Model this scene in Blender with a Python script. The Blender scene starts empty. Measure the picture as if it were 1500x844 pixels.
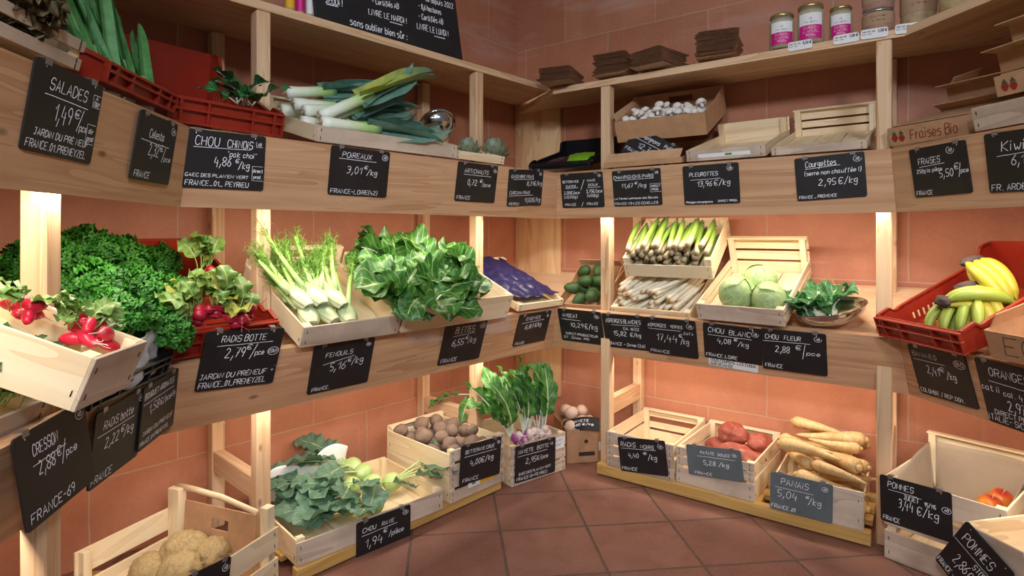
import bpy, bmesh, math, random
from mathutils import Vector, Matrix, noise
from math import pi, cos, sin, radians, sqrt, atan2

sc = bpy.context.scene
C = sc.collection
# ---------------------------------------------------------------- camera, world, lights, exposure
FPX, CX, Y0, CAMH = 852.0, 750.0, 343.3, 1.03          # focal length in pixels, principal column, horizon row, height
cam_d = bpy.data.cameras.new('camera'); cam = bpy.data.objects.new('camera', cam_d); C.objects.link(cam)
cam.location = (0, 0, CAMH); cam.rotation_euler = (pi/2, 0, 0)
cam_d.sensor_fit = 'HORIZONTAL'; cam_d.sensor_width = 36; cam_d.lens = FPX/1500*36
cam_d.shift_y = (Y0-422)/1500; cam_d.clip_start = .02
sc.camera = cam
sc.view_settings.view_transform = 'Standard'; sc.view_settings.look = 'None'
sc.view_settings.gamma = 1; sc.view_settings.use_curve_mapping = False
sc.view_settings.exposure = 0.0
wd = bpy.data.worlds.new('shop'); sc.world = wd; wd.use_nodes = True
wd.node_tree.nodes['Background'].inputs[0].default_value = (.82, .80, .82, 1)
wd.node_tree.nodes['Background'].inputs[1].default_value = .155

# plan of the shelf fronts: five corners seen from above, and a local frame for each straight run
PL = [Vector(p) for p in ((-.736, .804), (-.813, 1.471), (.200, 2.564), (1.200, 1.841), (1.269, 1.386))]
def seg(i):
    u = (PL[i+1]-PL[i]).normalized(); return PL[i], u, Vector((-u.y, u.x))
def W(i, s, off, z):
    a, u, n = seg(i); p = a+u*s+n*off; return Vector((p.x, p.y, z))
def basis(i):
    a, u, n = seg(i); return Matrix(((u.x, n.x, 0, 0), (u.y, n.y, 0, 0), (0, 0, 1, 0), (0, 0, 0, 1)))
def frame(i, s, off, z, tilt=0, yaw=0, roll=0):
    """x along the shelf, y towards the wall, z up; tilt lifts the back, yaw turns it on the shelf"""
    return Matrix.Translation(W(i, s, off, z)) @ basis(i) @ Matrix.Rotation(radians(yaw), 4, 'Z') @ Matrix.Rotation(radians(tilt), 4, 'X') @ Matrix.Rotation(radians(roll), 4, 'Y')
WALL = .462
def corner(k, off):
    """plan point where the lines at distance off from the front line meet at corner k (or end there)"""
    if k == 0:
        a, u, n = seg(0); return a-u*.55+n*off
    if k == 4:
        a, u, n = seg(3); return PL[4]+u*.55+n*off
    a, u, n = seg(k-1); b, v, m = seg(k)
    t = (n+m).normalized(); return PL[k]+t*(off/t.dot(n))

def area(name, M, sx, sy, power, col, spread=pi):
    d = bpy.data.lights.new(name, 'AREA'); d.shape = 'RECTANGLE'; d.size = sx; d.size_y = sy
    d.energy = power; d.color = col; d.spread = spread
    o = bpy.data.objects.new(name, d); C.objects.link(o); o.matrix_world = M; return o
WARM = (1, .875, .72)
for i in range(4):                                       # light strips fixed behind the two front boards, all along the shelves
    L = (PL[i+1]-PL[i]).length + (.5 if i in (0, 3) else 0); mid = (PL[i+1]-PL[i]).length/2 + (-.25 if i == 0 else .25 if i == 3 else 0)
    area('strip_light', frame(i, mid, .068, 1.118, tilt=14), L-.03, .012, 4.7*L, WARM)
    area('strip_light', frame(i, mid, .146, .545, tilt=10), L-.03, .012, 3.5*L, WARM)
def aim(p, q):
    return Matrix.Translation(p) @ (Vector(q)-Vector(p)).to_track_quat('-Z', 'Y').to_matrix().to_4x4()
COOL = (.88, .93, 1)
area('ceiling_light', aim((.3, -2.8, 2.7), (.2, 2.4, 1.12)), .6, .4, 7.2, COOL, radians(48))   # track lights at the shop ceiling, aimed at the shelves
area('ceiling_light', aim((1.5, -1.7, 2.7), (-.8, 1.3, 1.0)), .6, .4, 4.7, COOL, radians(52))
area('ceiling_light', aim((-1.2, -1.8, 2.7), (1.2, 1.7, 1.0)), .6, .4, 5.3, COOL, radians(52))
area('ceiling_light', aim((0, .1, 2.9), (0, 1.3, .2)), 1.0, .8, 4.5, (.94, .95, 1))

# ---------------------------------------------------------------- helpers
rnd = random.Random(7)
def S(r, g, b):
    f = lambda c: (c/255)/12.92 if c <= 10 else ((c/255+.055)/1.055)**2.4
    return (f(r), f(g), f(b), 1)
class MB:
    """collects shapes and links them as ONE mesh object"""
    def __init__(s): s.v = []; s.f = []; s.uv = []; s.m = []
    def add(s, vs, fs, uv=None, mi=0, M=None):
        n = len(s.v)
        s.v += [(M @ Vector(p)) for p in vs] if M is not None else [Vector(p) for p in vs]
        s.f += [tuple(k+n for k in f) for f in fs]; s.m += [mi]*len(fs)
        s.uv += uv if uv else [(0, 0)]*len(vs)
    def box(s, x0, x1, y0, y1, z0, z1, b=.001, M=None, mi=0):
        b = min(b, (x1-x0)*.3, (y1-y0)*.3, (z1-z0)*.3); vs = []; idx = {}
        for a, x in ((0, x0), (1, x1)):
            for c, y in ((0, y0), (1, y1)):
                for d, z in ((0, z0), (1, z1)):
                    sx = b if a == 0 else -b; sy = b if c == 0 else -b; sz = b if d == 0 else -b
                    for ax, p in enumerate(((x, y+sy, z+sz), (x+sx, y, z+sz), (x+sx, y+sy, z))):
                        idx[(a, c, d, ax)] = len(vs); vs.append(p)
        fs = []
        for a in (0, 1):
            q = [idx[(a, c, d, 0)] for c, d in ((0, 0), (1, 0), (1, 1), (0, 1))]; fs.append(q if a else q[::-1])
            q = [idx[(c, a, d, 1)] for c, d in ((0, 0), (0, 1), (1, 1), (1, 0))]; fs.append(q if a else q[::-1])
            q = [idx[(c, d, a, 2)] for c, d in ((0, 0), (1, 0), (1, 1), (0, 1))]; fs.append(q if a else q[::-1])
        E = lambda k0, a0, k1, a1: (idx[k0+(a0,)], idx[k1+(a0,)], idx[k1+(a1,)], idx[k0+(a1,)])
        for c in (0, 1):
            for d in (0, 1):
                e = [E((0, c, d), 1, (1, c, d), 2), E((c, 0, d), 0, (c, 1, d), 2), E((c, d, 0), 0, (c, d, 1), 1)]
                par = (c+d) % 2
                fs.append(e[0] if par else e[0][::-1]); fs.append(e[1][::-1] if par else e[1]); fs.append(e[2] if par else e[2][::-1])
                for a in (0, 1):
                    t = (idx[(a, c, d, 0)], idx[(a, c, d, 1)], idx[(a, c, d, 2)]); fs.append(t if (a+c+d) % 2 else t[::-1])
        s.add(vs, fs, None, mi, M)
    def obox(s, p, q, w, t, up=(0, 0, 1), b=.001, mi=0):
        """a bar from p to q, w wide, t thick along up"""
        p, q = Vector(p), Vector(q); d = (q-p); L = d.length; x = d/L; y = Vector(up).cross(x).normalized(); z = x.cross(y)
        M = Matrix(((x.x, y.x, z.x, p.x), (x.y, y.y, z.y, p.y), (x.z, y.z, z.z, p.z), (0, 0, 0, 1)))
        s.box(0, L, -w/2, w/2, -t/2, t/2, b, M, mi)
    def grid(s, fn, nu, nv, mi=0, closed=False, uvfn=None):
        n = len(s.v)
        for a in range(nu+1):
            for b in range(nv+(0 if closed else 1)):
                s.v.append(Vector(fn(a/nu, b/nv))); s.uv.append((a/nu, b/nv))
        r = nv if closed else nv+1
        for a in range(nu):
            for b in range(nv):
                b2 = (b+1) % nv if closed else b+1
                s.f.append((n+a*r+b, n+a*r+b2, n+(a+1)*r+b2, n+(a+1)*r+b)); s.m.append(mi)
    def tube(s, pts, rad, k=8, mi=0, flat=1, u0=0, u1=1, up=None, cap=True):
        pts = [Vector(p) for p in pts]; n = len(s.v); m = len(pts)
        t = (pts[1]-pts[0]).normalized()
        a = Vector(up) if up else (Vector((0, 0, 1)) if abs(t.z) < .9 else Vector((1, 0, 0)))
        for j, p in enumerate(pts):
            t = (pts[min(j+1, m-1)]-pts[max(j-1, 0)]).normalized()
            a = (a-t*a.dot(t)).normalized(); b = t.cross(a); r = rad[j] if hasattr(rad, '__len__') else rad
            for i in range(k):
                g = 2*pi*i/k; s.v.append(p+a*(r*flat*sin(g))+b*(r*cos(g))); s.uv.append((u0+(u1-u0)*j/(m-1), i/k))
        for j in range(m-1):
            for i in range(k):
                i2 = (i+1) % k; s.f.append((n+j*k+i, n+j*k+i2, n+(j+1)*k+i2, n+(j+1)*k+i)); s.m.append(mi)
        if cap:
            s.f.append(tuple(n+i for i in range(k))[::-1]); s.f.append(tuple(n+(m-1)*k+i for i in range(k))); s.m += [mi, mi]
    def lathe(s, prof, k=24, mi=0, M=None):
        n = len(s.v)
        for j, (r, z) in enumerate(prof):
            for i in range(k):
                g = 2*pi*i/k; p = Vector((r*cos(g), r*sin(g), z)); s.v.append(M @ p if M is not None else p); s.uv.append((i/k, j/(len(prof)-1)))
        for j in range(len(prof)-1):
            for i in range(k):
                i2 = (i+1) % k; s.f.append((n+j*k+i, n+j*k+i2, n+(j+1)*k+i2, n+(j+1)*k+i)); s.m.append(mi)
        s.f.append(tuple(n+i for i in range(k))[::-1]); s.f.append(tuple(n+(len(prof)-1)*k+i for i in range(k))); s.m += [mi, mi]
    def prism(s, poly, axis, a, b, mi=0, M=None):
        """a flat outline of 2-D points pushed from a to b along axis (0 x, 1 y, 2 z)"""
        k = len(poly); put = lambda p, t: ((t, p[0], p[1]) if axis == 0 else (p[0], t, p[1]) if axis == 1 else (p[0], p[1], t))
        vs = [put(p, a) for p in poly]+[put(p, b) for p in poly]
        fs = [tuple(range(k))[::-1], tuple(range(k, 2*k))]+[(i, (i+1) % k, k+(i+1) % k, k+i) for i in range(k)]
        s.add(vs, fs, None, mi, M)
    def ball(s, r, sub=3, fn=None, M=None, mi=0):
        bm = bmesh.new(); bmesh.ops.create_icosphere(bm, subdivisions=sub, radius=1)
        vs = []
        for v in bm.verts:
            c = v.co.copy(); vs.append(fn(c) if fn else c*r)
        uv = [(.5+atan2(v.co.y, v.co.x)/2/pi, .5+v.co.z/2) for v in bm.verts]
        bm.verts.index_update(); fs = [tuple(v.index for v in f.verts) for f in bm.faces]; bm.free()
        s.add(vs, fs, uv, mi, M)
    def mesh(s, name, mats, smooth=True):
        me = bpy.data.meshes.new(name); me.from_pydata([tuple(p) for p in s.v], [], s.f)
        for m in (mats if isinstance(mats, (list, tuple)) else [mats]): me.materials.append(m)
        if len(me.materials) > 1: me.polygons.foreach_set('material_index', s.m)
        ul = me.uv_layers.new(name='UVMap'); d = [0.0]*(2*len(me.loops))
        for l in me.loops: d[2*l.index], d[2*l.index+1] = s.uv[l.vertex_index]
        ul.data.foreach_set('uv', d)
        if smooth: me.polygons.foreach_set('use_smooth', [True]*len(me.polygons))
        me.update(); return me
    def build(s, name, mats, parent=None, smooth=True, M=None, label=None):
        return link(name, s.mesh(name, mats, smooth), parent, M, label)
def link(name, me, parent=None, M=None, label=None):
    o = bpy.data.objects.new(name, me); C.objects.link(o)
    if parent: o.parent = parent
    if M is not None: o.matrix_local = M
    if label: o['label'] = label
    return o
def tag(o, label, cat, group=None, kind=None):
    if label: o['label'] = label; o['category'] = cat
    if group: o['group'] = group
    if kind: o['kind'] = kind
    return o
def thing(name, label, cat, M, group=None):
    o = bpy.data.objects.new(name, None); C.objects.link(o); o.matrix_world = M; o.empty_display_size = .05
    return tag(o, label, cat, group)
def structure(o): o['kind'] = 'structure'; return o
def dup(root, M, label=None, group=None):
    r = root.copy(); C.objects.link(r); r.matrix_world = M
    if label: r['label'] = label
    if group: r['group'] = group
    for ch in kids.get(root.name, ()):
        c = ch.copy(); C.objects.link(c); c.parent = r
        for g in kids.get(ch.name, ()):
            e = g.copy(); C.objects.link(e); e.parent = c
    return r
kids = {}
def remember():
    kids.clear()
    for o in C.objects:
        if o.parent: kids.setdefault(o.parent.name, []).append(o)
def fbm(p, k=4): return noise.fractal(Vector(p), 1.0, 2.0, k)
def ray(px, py):
    return Vector(((px-CX)/FPX, 1, -(py-Y0)/FPX))
def on_plane(px, py, p, n):
    d = ray(px, py); o = Vector((0, 0, CAMH)); return o+d*((p-o).dot(n)/d.dot(n))
def on_run(i, px, py, off):
    """the place on a shelf run: distance along it and height, for a point off metres behind its front line"""
    a, u, n = seg(i); q = on_plane(px, py, W(i, 0, off, 0), Vector((n.x, n.y, 0)))
    return (Vector((q.x, q.y))-a).dot(u), q.z

# ---------------------------------------------------------------- materials
def mat(name):
    m = bpy.data.materials.new(name); m.use_nodes = True; nt = m.node_tree
    return m, nt, nt.nodes['Principled BSDF']
def N(nt, t, **kw):
    n = nt.nodes.new(t)
    for k, v in kw.items():
        if k in n.inputs.keys(): n.inputs[k].default_value = v
        else: setattr(n, k, v)
    return n
def ramp(nt, src, stops, interp='LINEAR'):
    r = nt.nodes.new('ShaderNodeValToRGB'); e = r.color_ramp.elements; r.color_ramp.interpolation = interp
    e[0].position, e[0].color = stops[0]; e[1].position, e[1].color = stops[-1]
    for p, c in stops[1:-1]:
        x = e.new(p); x.color = c
    nt.links.new(src, r.inputs[0]); return r
def mixc(nt, f, a, b, mode='MIX'):
    m = nt.nodes.new('ShaderNodeMix'); m.data_type = 'RGBA'; m.blend_type = mode
    for sk, v in ((m.inputs[0], f), (m.inputs[6], a), (m.inputs[7], b)):
        if isinstance(v, bpy.types.NodeSocket): nt.links.new(v, sk)
        else: sk.default_value = v
    return m.outputs[2]
def math_(nt, op, a, b=None):
    m = nt.nodes.new('ShaderNodeMath'); m.operation = op
    for sk, v in ((m.inputs[0], a), (m.inputs[1], b)):
        if v is None: continue
        if isinstance(v, bpy.types.NodeSocket): nt.links.new(v, sk)
        else: sk.default_value = v
    return m.outputs[0]
def coords(nt, scale, kind='Object', shift=True):
    tc = nt.nodes.new('ShaderNodeTexCoord'); mp = nt.nodes.new('ShaderNodeMapping'); mp.inputs['Scale'].default_value = scale
    nt.links.new(tc.outputs[kind], mp.inputs[0])
    if shift:
        oi = nt.nodes.new('ShaderNodeObjectInfo'); c = nt.nodes.new('ShaderNodeCombineXYZ')
        for k in range(3): nt.links.new(math_(nt, 'MULTIPLY', oi.outputs['Random'], 37.0+k*11), c.inputs[k])
        nt.links.new(c.outputs[0], mp.inputs['Location'])
    return mp.outputs[0]
def tex_noise(nt, vec, scale, detail=4, rough=.55, dist=0):
    n = N(nt, 'ShaderNodeTexNoise', Scale=scale, Detail=detail, Roughness=rough, Distortion=dist); nt.links.new(vec, n.inputs['Vector']); return n.outputs[0]
def bump(nt, b, h, strength, dist=.002):
    x = N(nt, 'ShaderNodeBump', Strength=strength, Distance=dist); nt.links.new(h, x.inputs['Height']); nt.links.new(x.outputs[0], b.inputs['Normal'])
def wood(name, light, dark, axis=0, knots=.0, rough=.62, rings=5.0, stain=None):
    m, nt, b = mat(name)
    sc_ = [22, 22, 22]; sc_[axis] = 1.3
    v = coords(nt, sc_); n1 = tex_noise(nt, v, 1.0, 5, .6, .3)
    s2 = [rings*3.4]*3; s2[axis] = .9
    v2 = coords(nt, s2); w = tex_noise(nt, v2, 1.0, 2, .5, 1.2)
    wv = math_(nt, 'FRACT', math_(nt, 'MULTIPLY', w, 5.0))
    f = math_(nt, 'ADD', math_(nt, 'MULTIPLY', n1, .75), math_(nt, 'MULTIPLY', wv, .30))
    col = ramp(nt, f, [(.25, light), (.55, tuple(.6*a+.4*c for a, c in zip(light, dark))), (.82, dark)]).outputs[0]
    if knots:
        s3 = [9, 9, 9]; s3[axis] = 4.2
        vo = N(nt, 'ShaderNodeTexVoronoi', Scale=1.0); nt.links.new(coords(nt, s3), vo.inputs['Vector'])
        k = ramp(nt, vo.outputs['Distance'], [(.0, (1, 1, 1, 1)), (knots, (.5, .5, .5, 1)), (knots*1.7, (0, 0, 0, 1))])
        col = mixc(nt, k.outputs[0], col, S(104, 62, 34))
    if stain:
        st = ramp(nt, tex_noise(nt, coords(nt, (6, 6, 6)), 1.0, 5, .6), [(.45, (0, 0, 0, 1)), (.7, (1, 1, 1, 1))])
        col = mixc(nt, math_(nt, 'MULTIPLY', st.outputs[0], .55), col, stain)
    nt.links.new(col, b.inputs['Base Color']); b.inputs['Roughness'].default_value = rough
    bump(nt, b, n1, .25, .001); return m
def plain(name, col, rough=.5, var=.0, scale=30, metal=0, trans=0, bumpy=0, spec=.5, sheen=0):
    m, nt, b = mat(name); b.inputs['Roughness'].default_value = rough; b.inputs['Metallic'].default_value = metal
    b.inputs['Specular IOR Level'].default_value = spec
    if var or bumpy:
        n = tex_noise(nt, coords(nt, (scale,)*3), 1.0, 5, .6)
        dk = tuple(max(0, c*(1-var)) for c in col[:3])+(1,); lt = tuple(min(1, c*(1+var)) for c in col[:3])+(1,)
        nt.links.new(ramp(nt, n, [(.3, dk), (.7, lt)]).outputs[0], b.inputs['Base Color'])
        if bumpy: bump(nt, b, n, bumpy)
    else: b.inputs['Base Color'].default_value = col
    if trans: b.inputs['Transmission Weight'].default_value = trans
    return m
def film(name, col, amount, rough=.15):
    """thin clear plastic: mostly lets the view through, with a gloss"""
    m, nt, b = mat(name); b.inputs['Base Color'].default_value = col; b.inputs['Roughness'].default_value = rough
    t = nt.nodes.new('ShaderNodeBsdfTransparent'); mx = nt.nodes.new('ShaderNodeMixShader'); mx.inputs[0].default_value = amount
    nt.links.new(t.outputs[0], mx.inputs[1]); nt.links.new(b.outputs[0], mx.inputs[2]); nt.links.new(mx.outputs[0], nt.nodes['Material Output'].inputs[0]); return m
def leafy(name, base, dark, vein, nveins=7, wrib=.10, wvein=.10, rough=.42, gloss=.5, tip=None, transl=.25, ribfade=True):
    """leaf tissue: u runs base to tip, v across; a pale midrib and side veins"""
    m, nt, b = mat(name)
    tc = nt.nodes.new('ShaderNodeTexCoord'); sp = nt.nodes.new('ShaderNodeSeparateXYZ'); nt.links.new(tc.outputs['UV'], sp.inputs[0])
    u, v = sp.outputs[0], sp.outputs[1]
    av = math_(nt, 'ABSOLUTE', math_(nt, 'SUBTRACT', v, .5))                        # 0 at the midrib, .5 at the edge
    n = tex_noise(nt, coords(nt, (26, 26, 26)), 1.0, 5, .6)
    n2 = tex_noise(nt, coords(nt, (90, 90, 90)), 1.0, 3, .6)
    col = ramp(nt, n, [(.3, dark), (.72, base)]).outputs[0]
    if tip: col = mixc(nt, ramp(nt, u, [(.45, (0, 0, 0, 1)), (1, (1, 1, 1, 1))]).outputs[0], col, tip)
    if nveins:
        ph = math_(nt, 'ADD', math_(nt, 'SUBTRACT', math_(nt, 'MULTIPLY', u, float(nveins)), math_(nt, 'MULTIPLY', av, nveins*.62)), math_(nt, 'MULTIPLY', n, .5))
        d = math_(nt, 'ABSOLUTE', math_(nt, 'SUBTRACT', math_(nt, 'FRACT', ph), .5))
        sv = ramp(nt, d, [(0, (1, 1, 1, 1)), (wvein, (0, 0, 0, 1))]).outputs[0]
        col = mixc(nt, math_(nt, 'MULTIPLY', sv, .55), col, vein)
    w = math_(nt, 'MULTIPLY', math_(nt, 'SUBTRACT', 1.15, u), wrib) if ribfade else wrib
    rib = math_(nt, 'LESS_THAN', av, w)
    col = mixc(nt, math_(nt, 'MULTIPLY', rib, .85), col, vein)
    nt.links.new(col, b.inputs['Base Color']); b.inputs['Roughness'].default_value = rough; b.inputs['Specular IOR Level'].default_value = gloss
    bump(nt, b, math_(nt, 'ADD', n, math_(nt, 'MULTIPLY', n2, .3)), .45, .003)
    tr = nt.nodes.new('ShaderNodeBsdfTranslucent'); nt.links.new(col, tr.inputs[0])
    mx = nt.nodes.new('ShaderNodeMixShader'); mx.inputs[0].default_value = transl
    nt.links.new(b.outputs[0], mx.inputs[1]); nt.links.new(tr.outputs[0], mx.inputs[2]); nt.links.new(mx.outputs[0], nt.nodes['Material Output'].inputs[0])
    return m
def gradient(name, stops, rough=.4, fine=None, along=0):
    """colour that changes from one end of the thing (u=0) to the other (u=1), with fine lengthwise streaks"""
    m, nt, b = mat(name)
    tc = nt.nodes.new('ShaderNodeTexCoord'); sp = nt.nodes.new('ShaderNodeSeparateXYZ'); nt.links.new(tc.outputs['UV'], sp.inputs[0])
    n = tex_noise(nt, coords(nt, (40, 40, 40)), 1.0, 4)
    u = math_(nt, 'ADD', sp.outputs[along], math_(nt, 'MULTIPLY', math_(nt, 'SUBTRACT', n, .5), .22))
    col = ramp(nt, u, stops).outputs[0]
    if fine:
        mp = N(nt, 'ShaderNodeMapping'); mp.inputs['Scale'].default_value = (1.2, 46, 1) if along == 0 else (46, 1.2, 1); nt.links.new(tc.outputs['UV'], mp.inputs[0])
        s = ramp(nt, tex_noise(nt, mp.outputs[0], 1.0, 2), [(.42, (0, 0, 0, 1)), (.62, (1, 1, 1, 1))]).outputs[0]
        col = mixc(nt, math_(nt, 'MULTIPLY', s, .35), col, fine)
    nt.links.new(col, b.inputs['Base Color']); b.inputs['Roughness'].default_value = rough; return m
def skin(name, base, dark, spots=None, rough=.6, ringed=0, scale=60, bumpy=.4, amount=.3):
    """root and fruit skin: mottled, with dirt spots and rings across it"""
    m, nt, b = mat(name)
    v = coords(nt, (scale,)*3); n = tex_noise(nt, v, 1.0, 5, .65); n2 = tex_noise(nt, coords(nt, (scale*.22,)*3), 1.0, 3)
    col = ramp(nt, math_(nt, 'ADD', math_(nt, 'MULTIPLY', n, .5), math_(nt, 'MULTIPLY', n2, .5)), [(.35, dark), (.62, base)]).outputs[0]
    h = n
    if ringed:
        tc = nt.nodes.new('ShaderNodeTexCoord'); mp = N(nt, 'ShaderNodeMapping'); mp.inputs['Scale'].default_value = (ringed, 5, 1); nt.links.new(tc.outputs['UV'], mp.inputs[0])
        r = ramp(nt, tex_noise(nt, mp.outputs[0], 1.0, 3), [(.56, (0, 0, 0, 1)), (.68, (1, 1, 1, 1))]).outputs[0]
        col = mixc(nt, math_(nt, 'MULTIPLY', r, .6), col, spots or dark); h = math_(nt, 'SUBTRACT', n, math_(nt, 'MULTIPLY', r, .5))
    elif spots:
        r = ramp(nt, tex_noise(nt, coords(nt, (scale*.7,)*3), 1.0, 4, .7), [(.55, (0, 0, 0, 1)), (.66, (1, 1, 1, 1))]).outputs[0]
        col = mixc(nt, math_(nt, 'MULTIPLY', r, amount*2), col, spots)
    nt.links.new(col, b.inputs['Base Color']); b.inputs['Roughness'].default_value = rough
    bump(nt, b, h, bumpy, .002); return m

PINE = [wood('pine_%s' % a, S(232, 200, 162), S(194, 144, 98), k, knots=.045) for k, a in enumerate('xyz')]
BOARD = wood('front_board_wood', S(216, 172, 132), S(176, 126, 86), 0, knots=.045)
PLY = wood('plywood', S(232, 196, 158), S(208, 164, 122), 0, knots=0, rings=2.5)
CRW = [wood('poplar_%s' % a, S(247, 230, 196), S(222, 190, 146), k, rings=2.2) for k, a in enumerate('xyz')]
CRG = [wood('weathered_poplar_%s' % a, S(226, 208, 188), S(176, 150, 128), k, rings=2.2, stain=S(150, 128, 112)) for k, a in enumerate('xyz')]
YEL = [wood('yellow_pine_%s' % a, S(226, 186, 110), S(178, 130, 62), k) for k, a in enumerate('xyz')]
SLATE = plain('black_slate_board', S(30, 28, 30), .5, .25, 14)
SLATEG = plain('grey_slate_board', S(98, 108, 112), .55, .15, 14)
CHALK = plain('chalk_ink', S(244, 248, 255), .8)
STEEL = plain('bright_steel', S(205, 205, 208), .16, metal=1)
CLIPM = plain('clip_metal', S(150, 146, 145), .35, metal=.6)
STAPLE = plain('dark_staple', S(70, 62, 56), .5, metal=.5)
CARD = plain('kraft_cardboard', S(186, 142, 104), .85, .12, 26, bumpy=.1)
CARDIN = plain('kraft_inner_face', S(200, 158, 120), .85, .10, 20)
CARDD = plain('kraft_paper_bags', S(198, 168, 148), .9, .2, 60, bumpy=.2)
INK = plain('dark_ink', S(60, 46, 40), .8)
REDP = plain('red_brown_plastic', S(150, 42, 25), .38, .10, 12)
BLKP = plain('black_plastic', S(20, 21, 25), .4)
WHT = plain('white_paper', S(236, 236, 238), .7)
SHEET = plain('white_sheet', S(240, 240, 240), .55, .03, 20, bumpy=.15)
FILM = film('clear_film', (.95, .95, 1, 1), .32)
GLASS = film('jar_glass', (.92, .97, .94, 1), .20, .05)
# ---------------------------------------------------------------- the room
def wall_mat():
    m, nt, b = mat('terracotta_blocks')
    tc = nt.nodes.new('ShaderNodeTexCoord')
    br = N(nt, 'ShaderNodeTexBrick', Scale=1.0); br.offset = .5; br.offset_frequency = 2
    w = tex_noise(nt, tc.outputs['UV'], 9, 4); wob = N(nt, 'ShaderNodeVectorMath', operation='ADD'); cb = nt.nodes.new('ShaderNodeCombineXYZ')
    nt.links.new(math_(nt, 'MULTIPLY', math_(nt, 'SUBTRACT', w, .5), .008), cb.inputs[0]); nt.links.new(math_(nt, 'MULTIPLY', math_(nt, 'SUBTRACT', w, .5), .010), cb.inputs[1])
    nt.links.new(tc.outputs['UV'], wob.inputs[0]); nt.links.new(cb.outputs[0], wob.inputs[1]); nt.links.new(wob.outputs[0], br.inputs['Vector'])
    for k, v in (('Mortar Size', .0032), ('Mortar Smooth', .25), ('Bias', 0.0), ('Brick Width', .50), ('Row Height', .30)): br.inputs[k].default_value = v
    br.inputs['Color1'].default_value = S(196, 131, 99); br.inputs['Color2'].default_value = S(178, 113, 85); br.inputs['Mortar'].default_value = S(196, 160, 132)
    big = tex_noise(nt, tc.outputs['UV'], 4.5, 6, .65, .4); fine = tex_noise(nt, tc.outputs['UV'], 60, 5, .7)
    col = mixc(nt, math_(nt, 'MULTIPLY', ramp(nt, big, [(.42, (0, 0, 0, 1)), (.72, (1, 1, 1, 1))]).outputs[0], .38), br.outputs['Color'], S(142, 78, 60))
    col = mixc(nt, math_(nt, 'MULTIPLY', ramp(nt, fine, [(.35, (1, 1, 1, 1)), (.55, (0, 0, 0, 1))]).outputs[0], .22), col, S(204, 142, 110))
    mp = N(nt, 'ShaderNodeMapping'); mp.inputs['Scale'].default_value = (26, 1.6, 1); nt.links.new(tc.outputs['UV'], mp.inputs[0])   # lime runs down the blocks
    st = ramp(nt, tex_noise(nt, mp.outputs[0], 1.0, 4, .6), [(.60, (0, 0, 0, 1)), (.78, (1, 1, 1, 1))]).outputs[0]
    col = mixc(nt, math_(nt, 'MULTIPLY', st, .20), col, S(210, 172, 144))
    sp = nt.nodes.new('ShaderNodeSeparateXYZ'); nt.links.new(tc.outputs['UV'], sp.inputs[0])                                           # lime smears on the upper courses
    mk = ramp(nt, math_(nt, 'SUBTRACT', sp.outputs[1], 1.9), [(.02, (0, 0, 0, 1)), (.16, (1, 1, 1, 1))]).outputs[0]
    mp2 = N(nt, 'ShaderNodeMapping'); mp2.inputs['Scale'].default_value = (1.6, 7, 1); nt.links.new(tc.outputs['UV'], mp2.inputs[0])
    sm = ramp(nt, tex_noise(nt, mp2.outputs[0], 1.0, 6, .65), [(.52, (0, 0, 0, 1)), (.66, (1, 1, 1, 1))]).outputs[0]
    col = mixc(nt, math_(nt, 'MULTIPLY', math_(nt, 'MULTIPLY', mk, sm), .45), col, S(206, 172, 162))
    nt.links.new(col, b.inputs['Base Color']); b.inputs['Roughness'].default_value = .55
    bump(nt, b, math_(nt, 'SUBTRACT', math_(nt, 'MULTIPLY', fine, .25), br.outputs['Fac']), .5, .004); return m
WALLM = wall_mat()
WALLS = {1: .597, 2: .462}                                # how far each wall stands behind the shelf fronts
def corner3(k, off):
    p = corner(k, off); return Vector((p.x, p.y, 0))
def cornerx(o1, o2):
    a, u, n = seg(1); b, v, m = seg(2); det = n.x*m.y-n.y*m.x
    return Vector((PL[2].x+(o1*m.y-o2*n.y)/det, PL[2].y+(n.x*o2-m.x*o1)/det, 0))
cw = cornerx(WALLS[1], WALLS[2]).to_2d(); sx1 = (cw-PL[1]).dot(seg(1)[1]); sx2 = (cw-PL[2]).dot(seg(2)[1])
for nm, i, s0, s1, us, uz in (('wall_left', 1, -1.5, sx1, .157, -.015), ('wall_right', 2, sx2, 2.4, .266, -.004)):
    mb = MB(); Z1 = 2.75; e = .10 if i == 1 else -.10
    pts = [(W(i, s0, WALLS[i], 0), s0), (W(i, s1, WALLS[i], 0), s1), (W(i, s1+(.1 if i == 1 else 0), WALLS[i]+.1, 0), s1), (W(i, s0-(0 if i == 1 else .1), WALLS[i]+.1, 0), s0)]
    vs = [(p.x, p.y, z) for z in (-.05, Z1) for p, q in pts]; uv = [(q-us, z+.30-.245+uz) for z in (-.05, Z1) for p, q in pts]
    mb.add(vs, [(0, 1, 5, 4), (1, 2, 6, 5), (2, 3, 7, 6), (3, 0, 4, 7), (4, 5, 6, 7), (3, 2, 1, 0)], uv)
    structure(mb.build(nm, WALLM, smooth=False))
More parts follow.
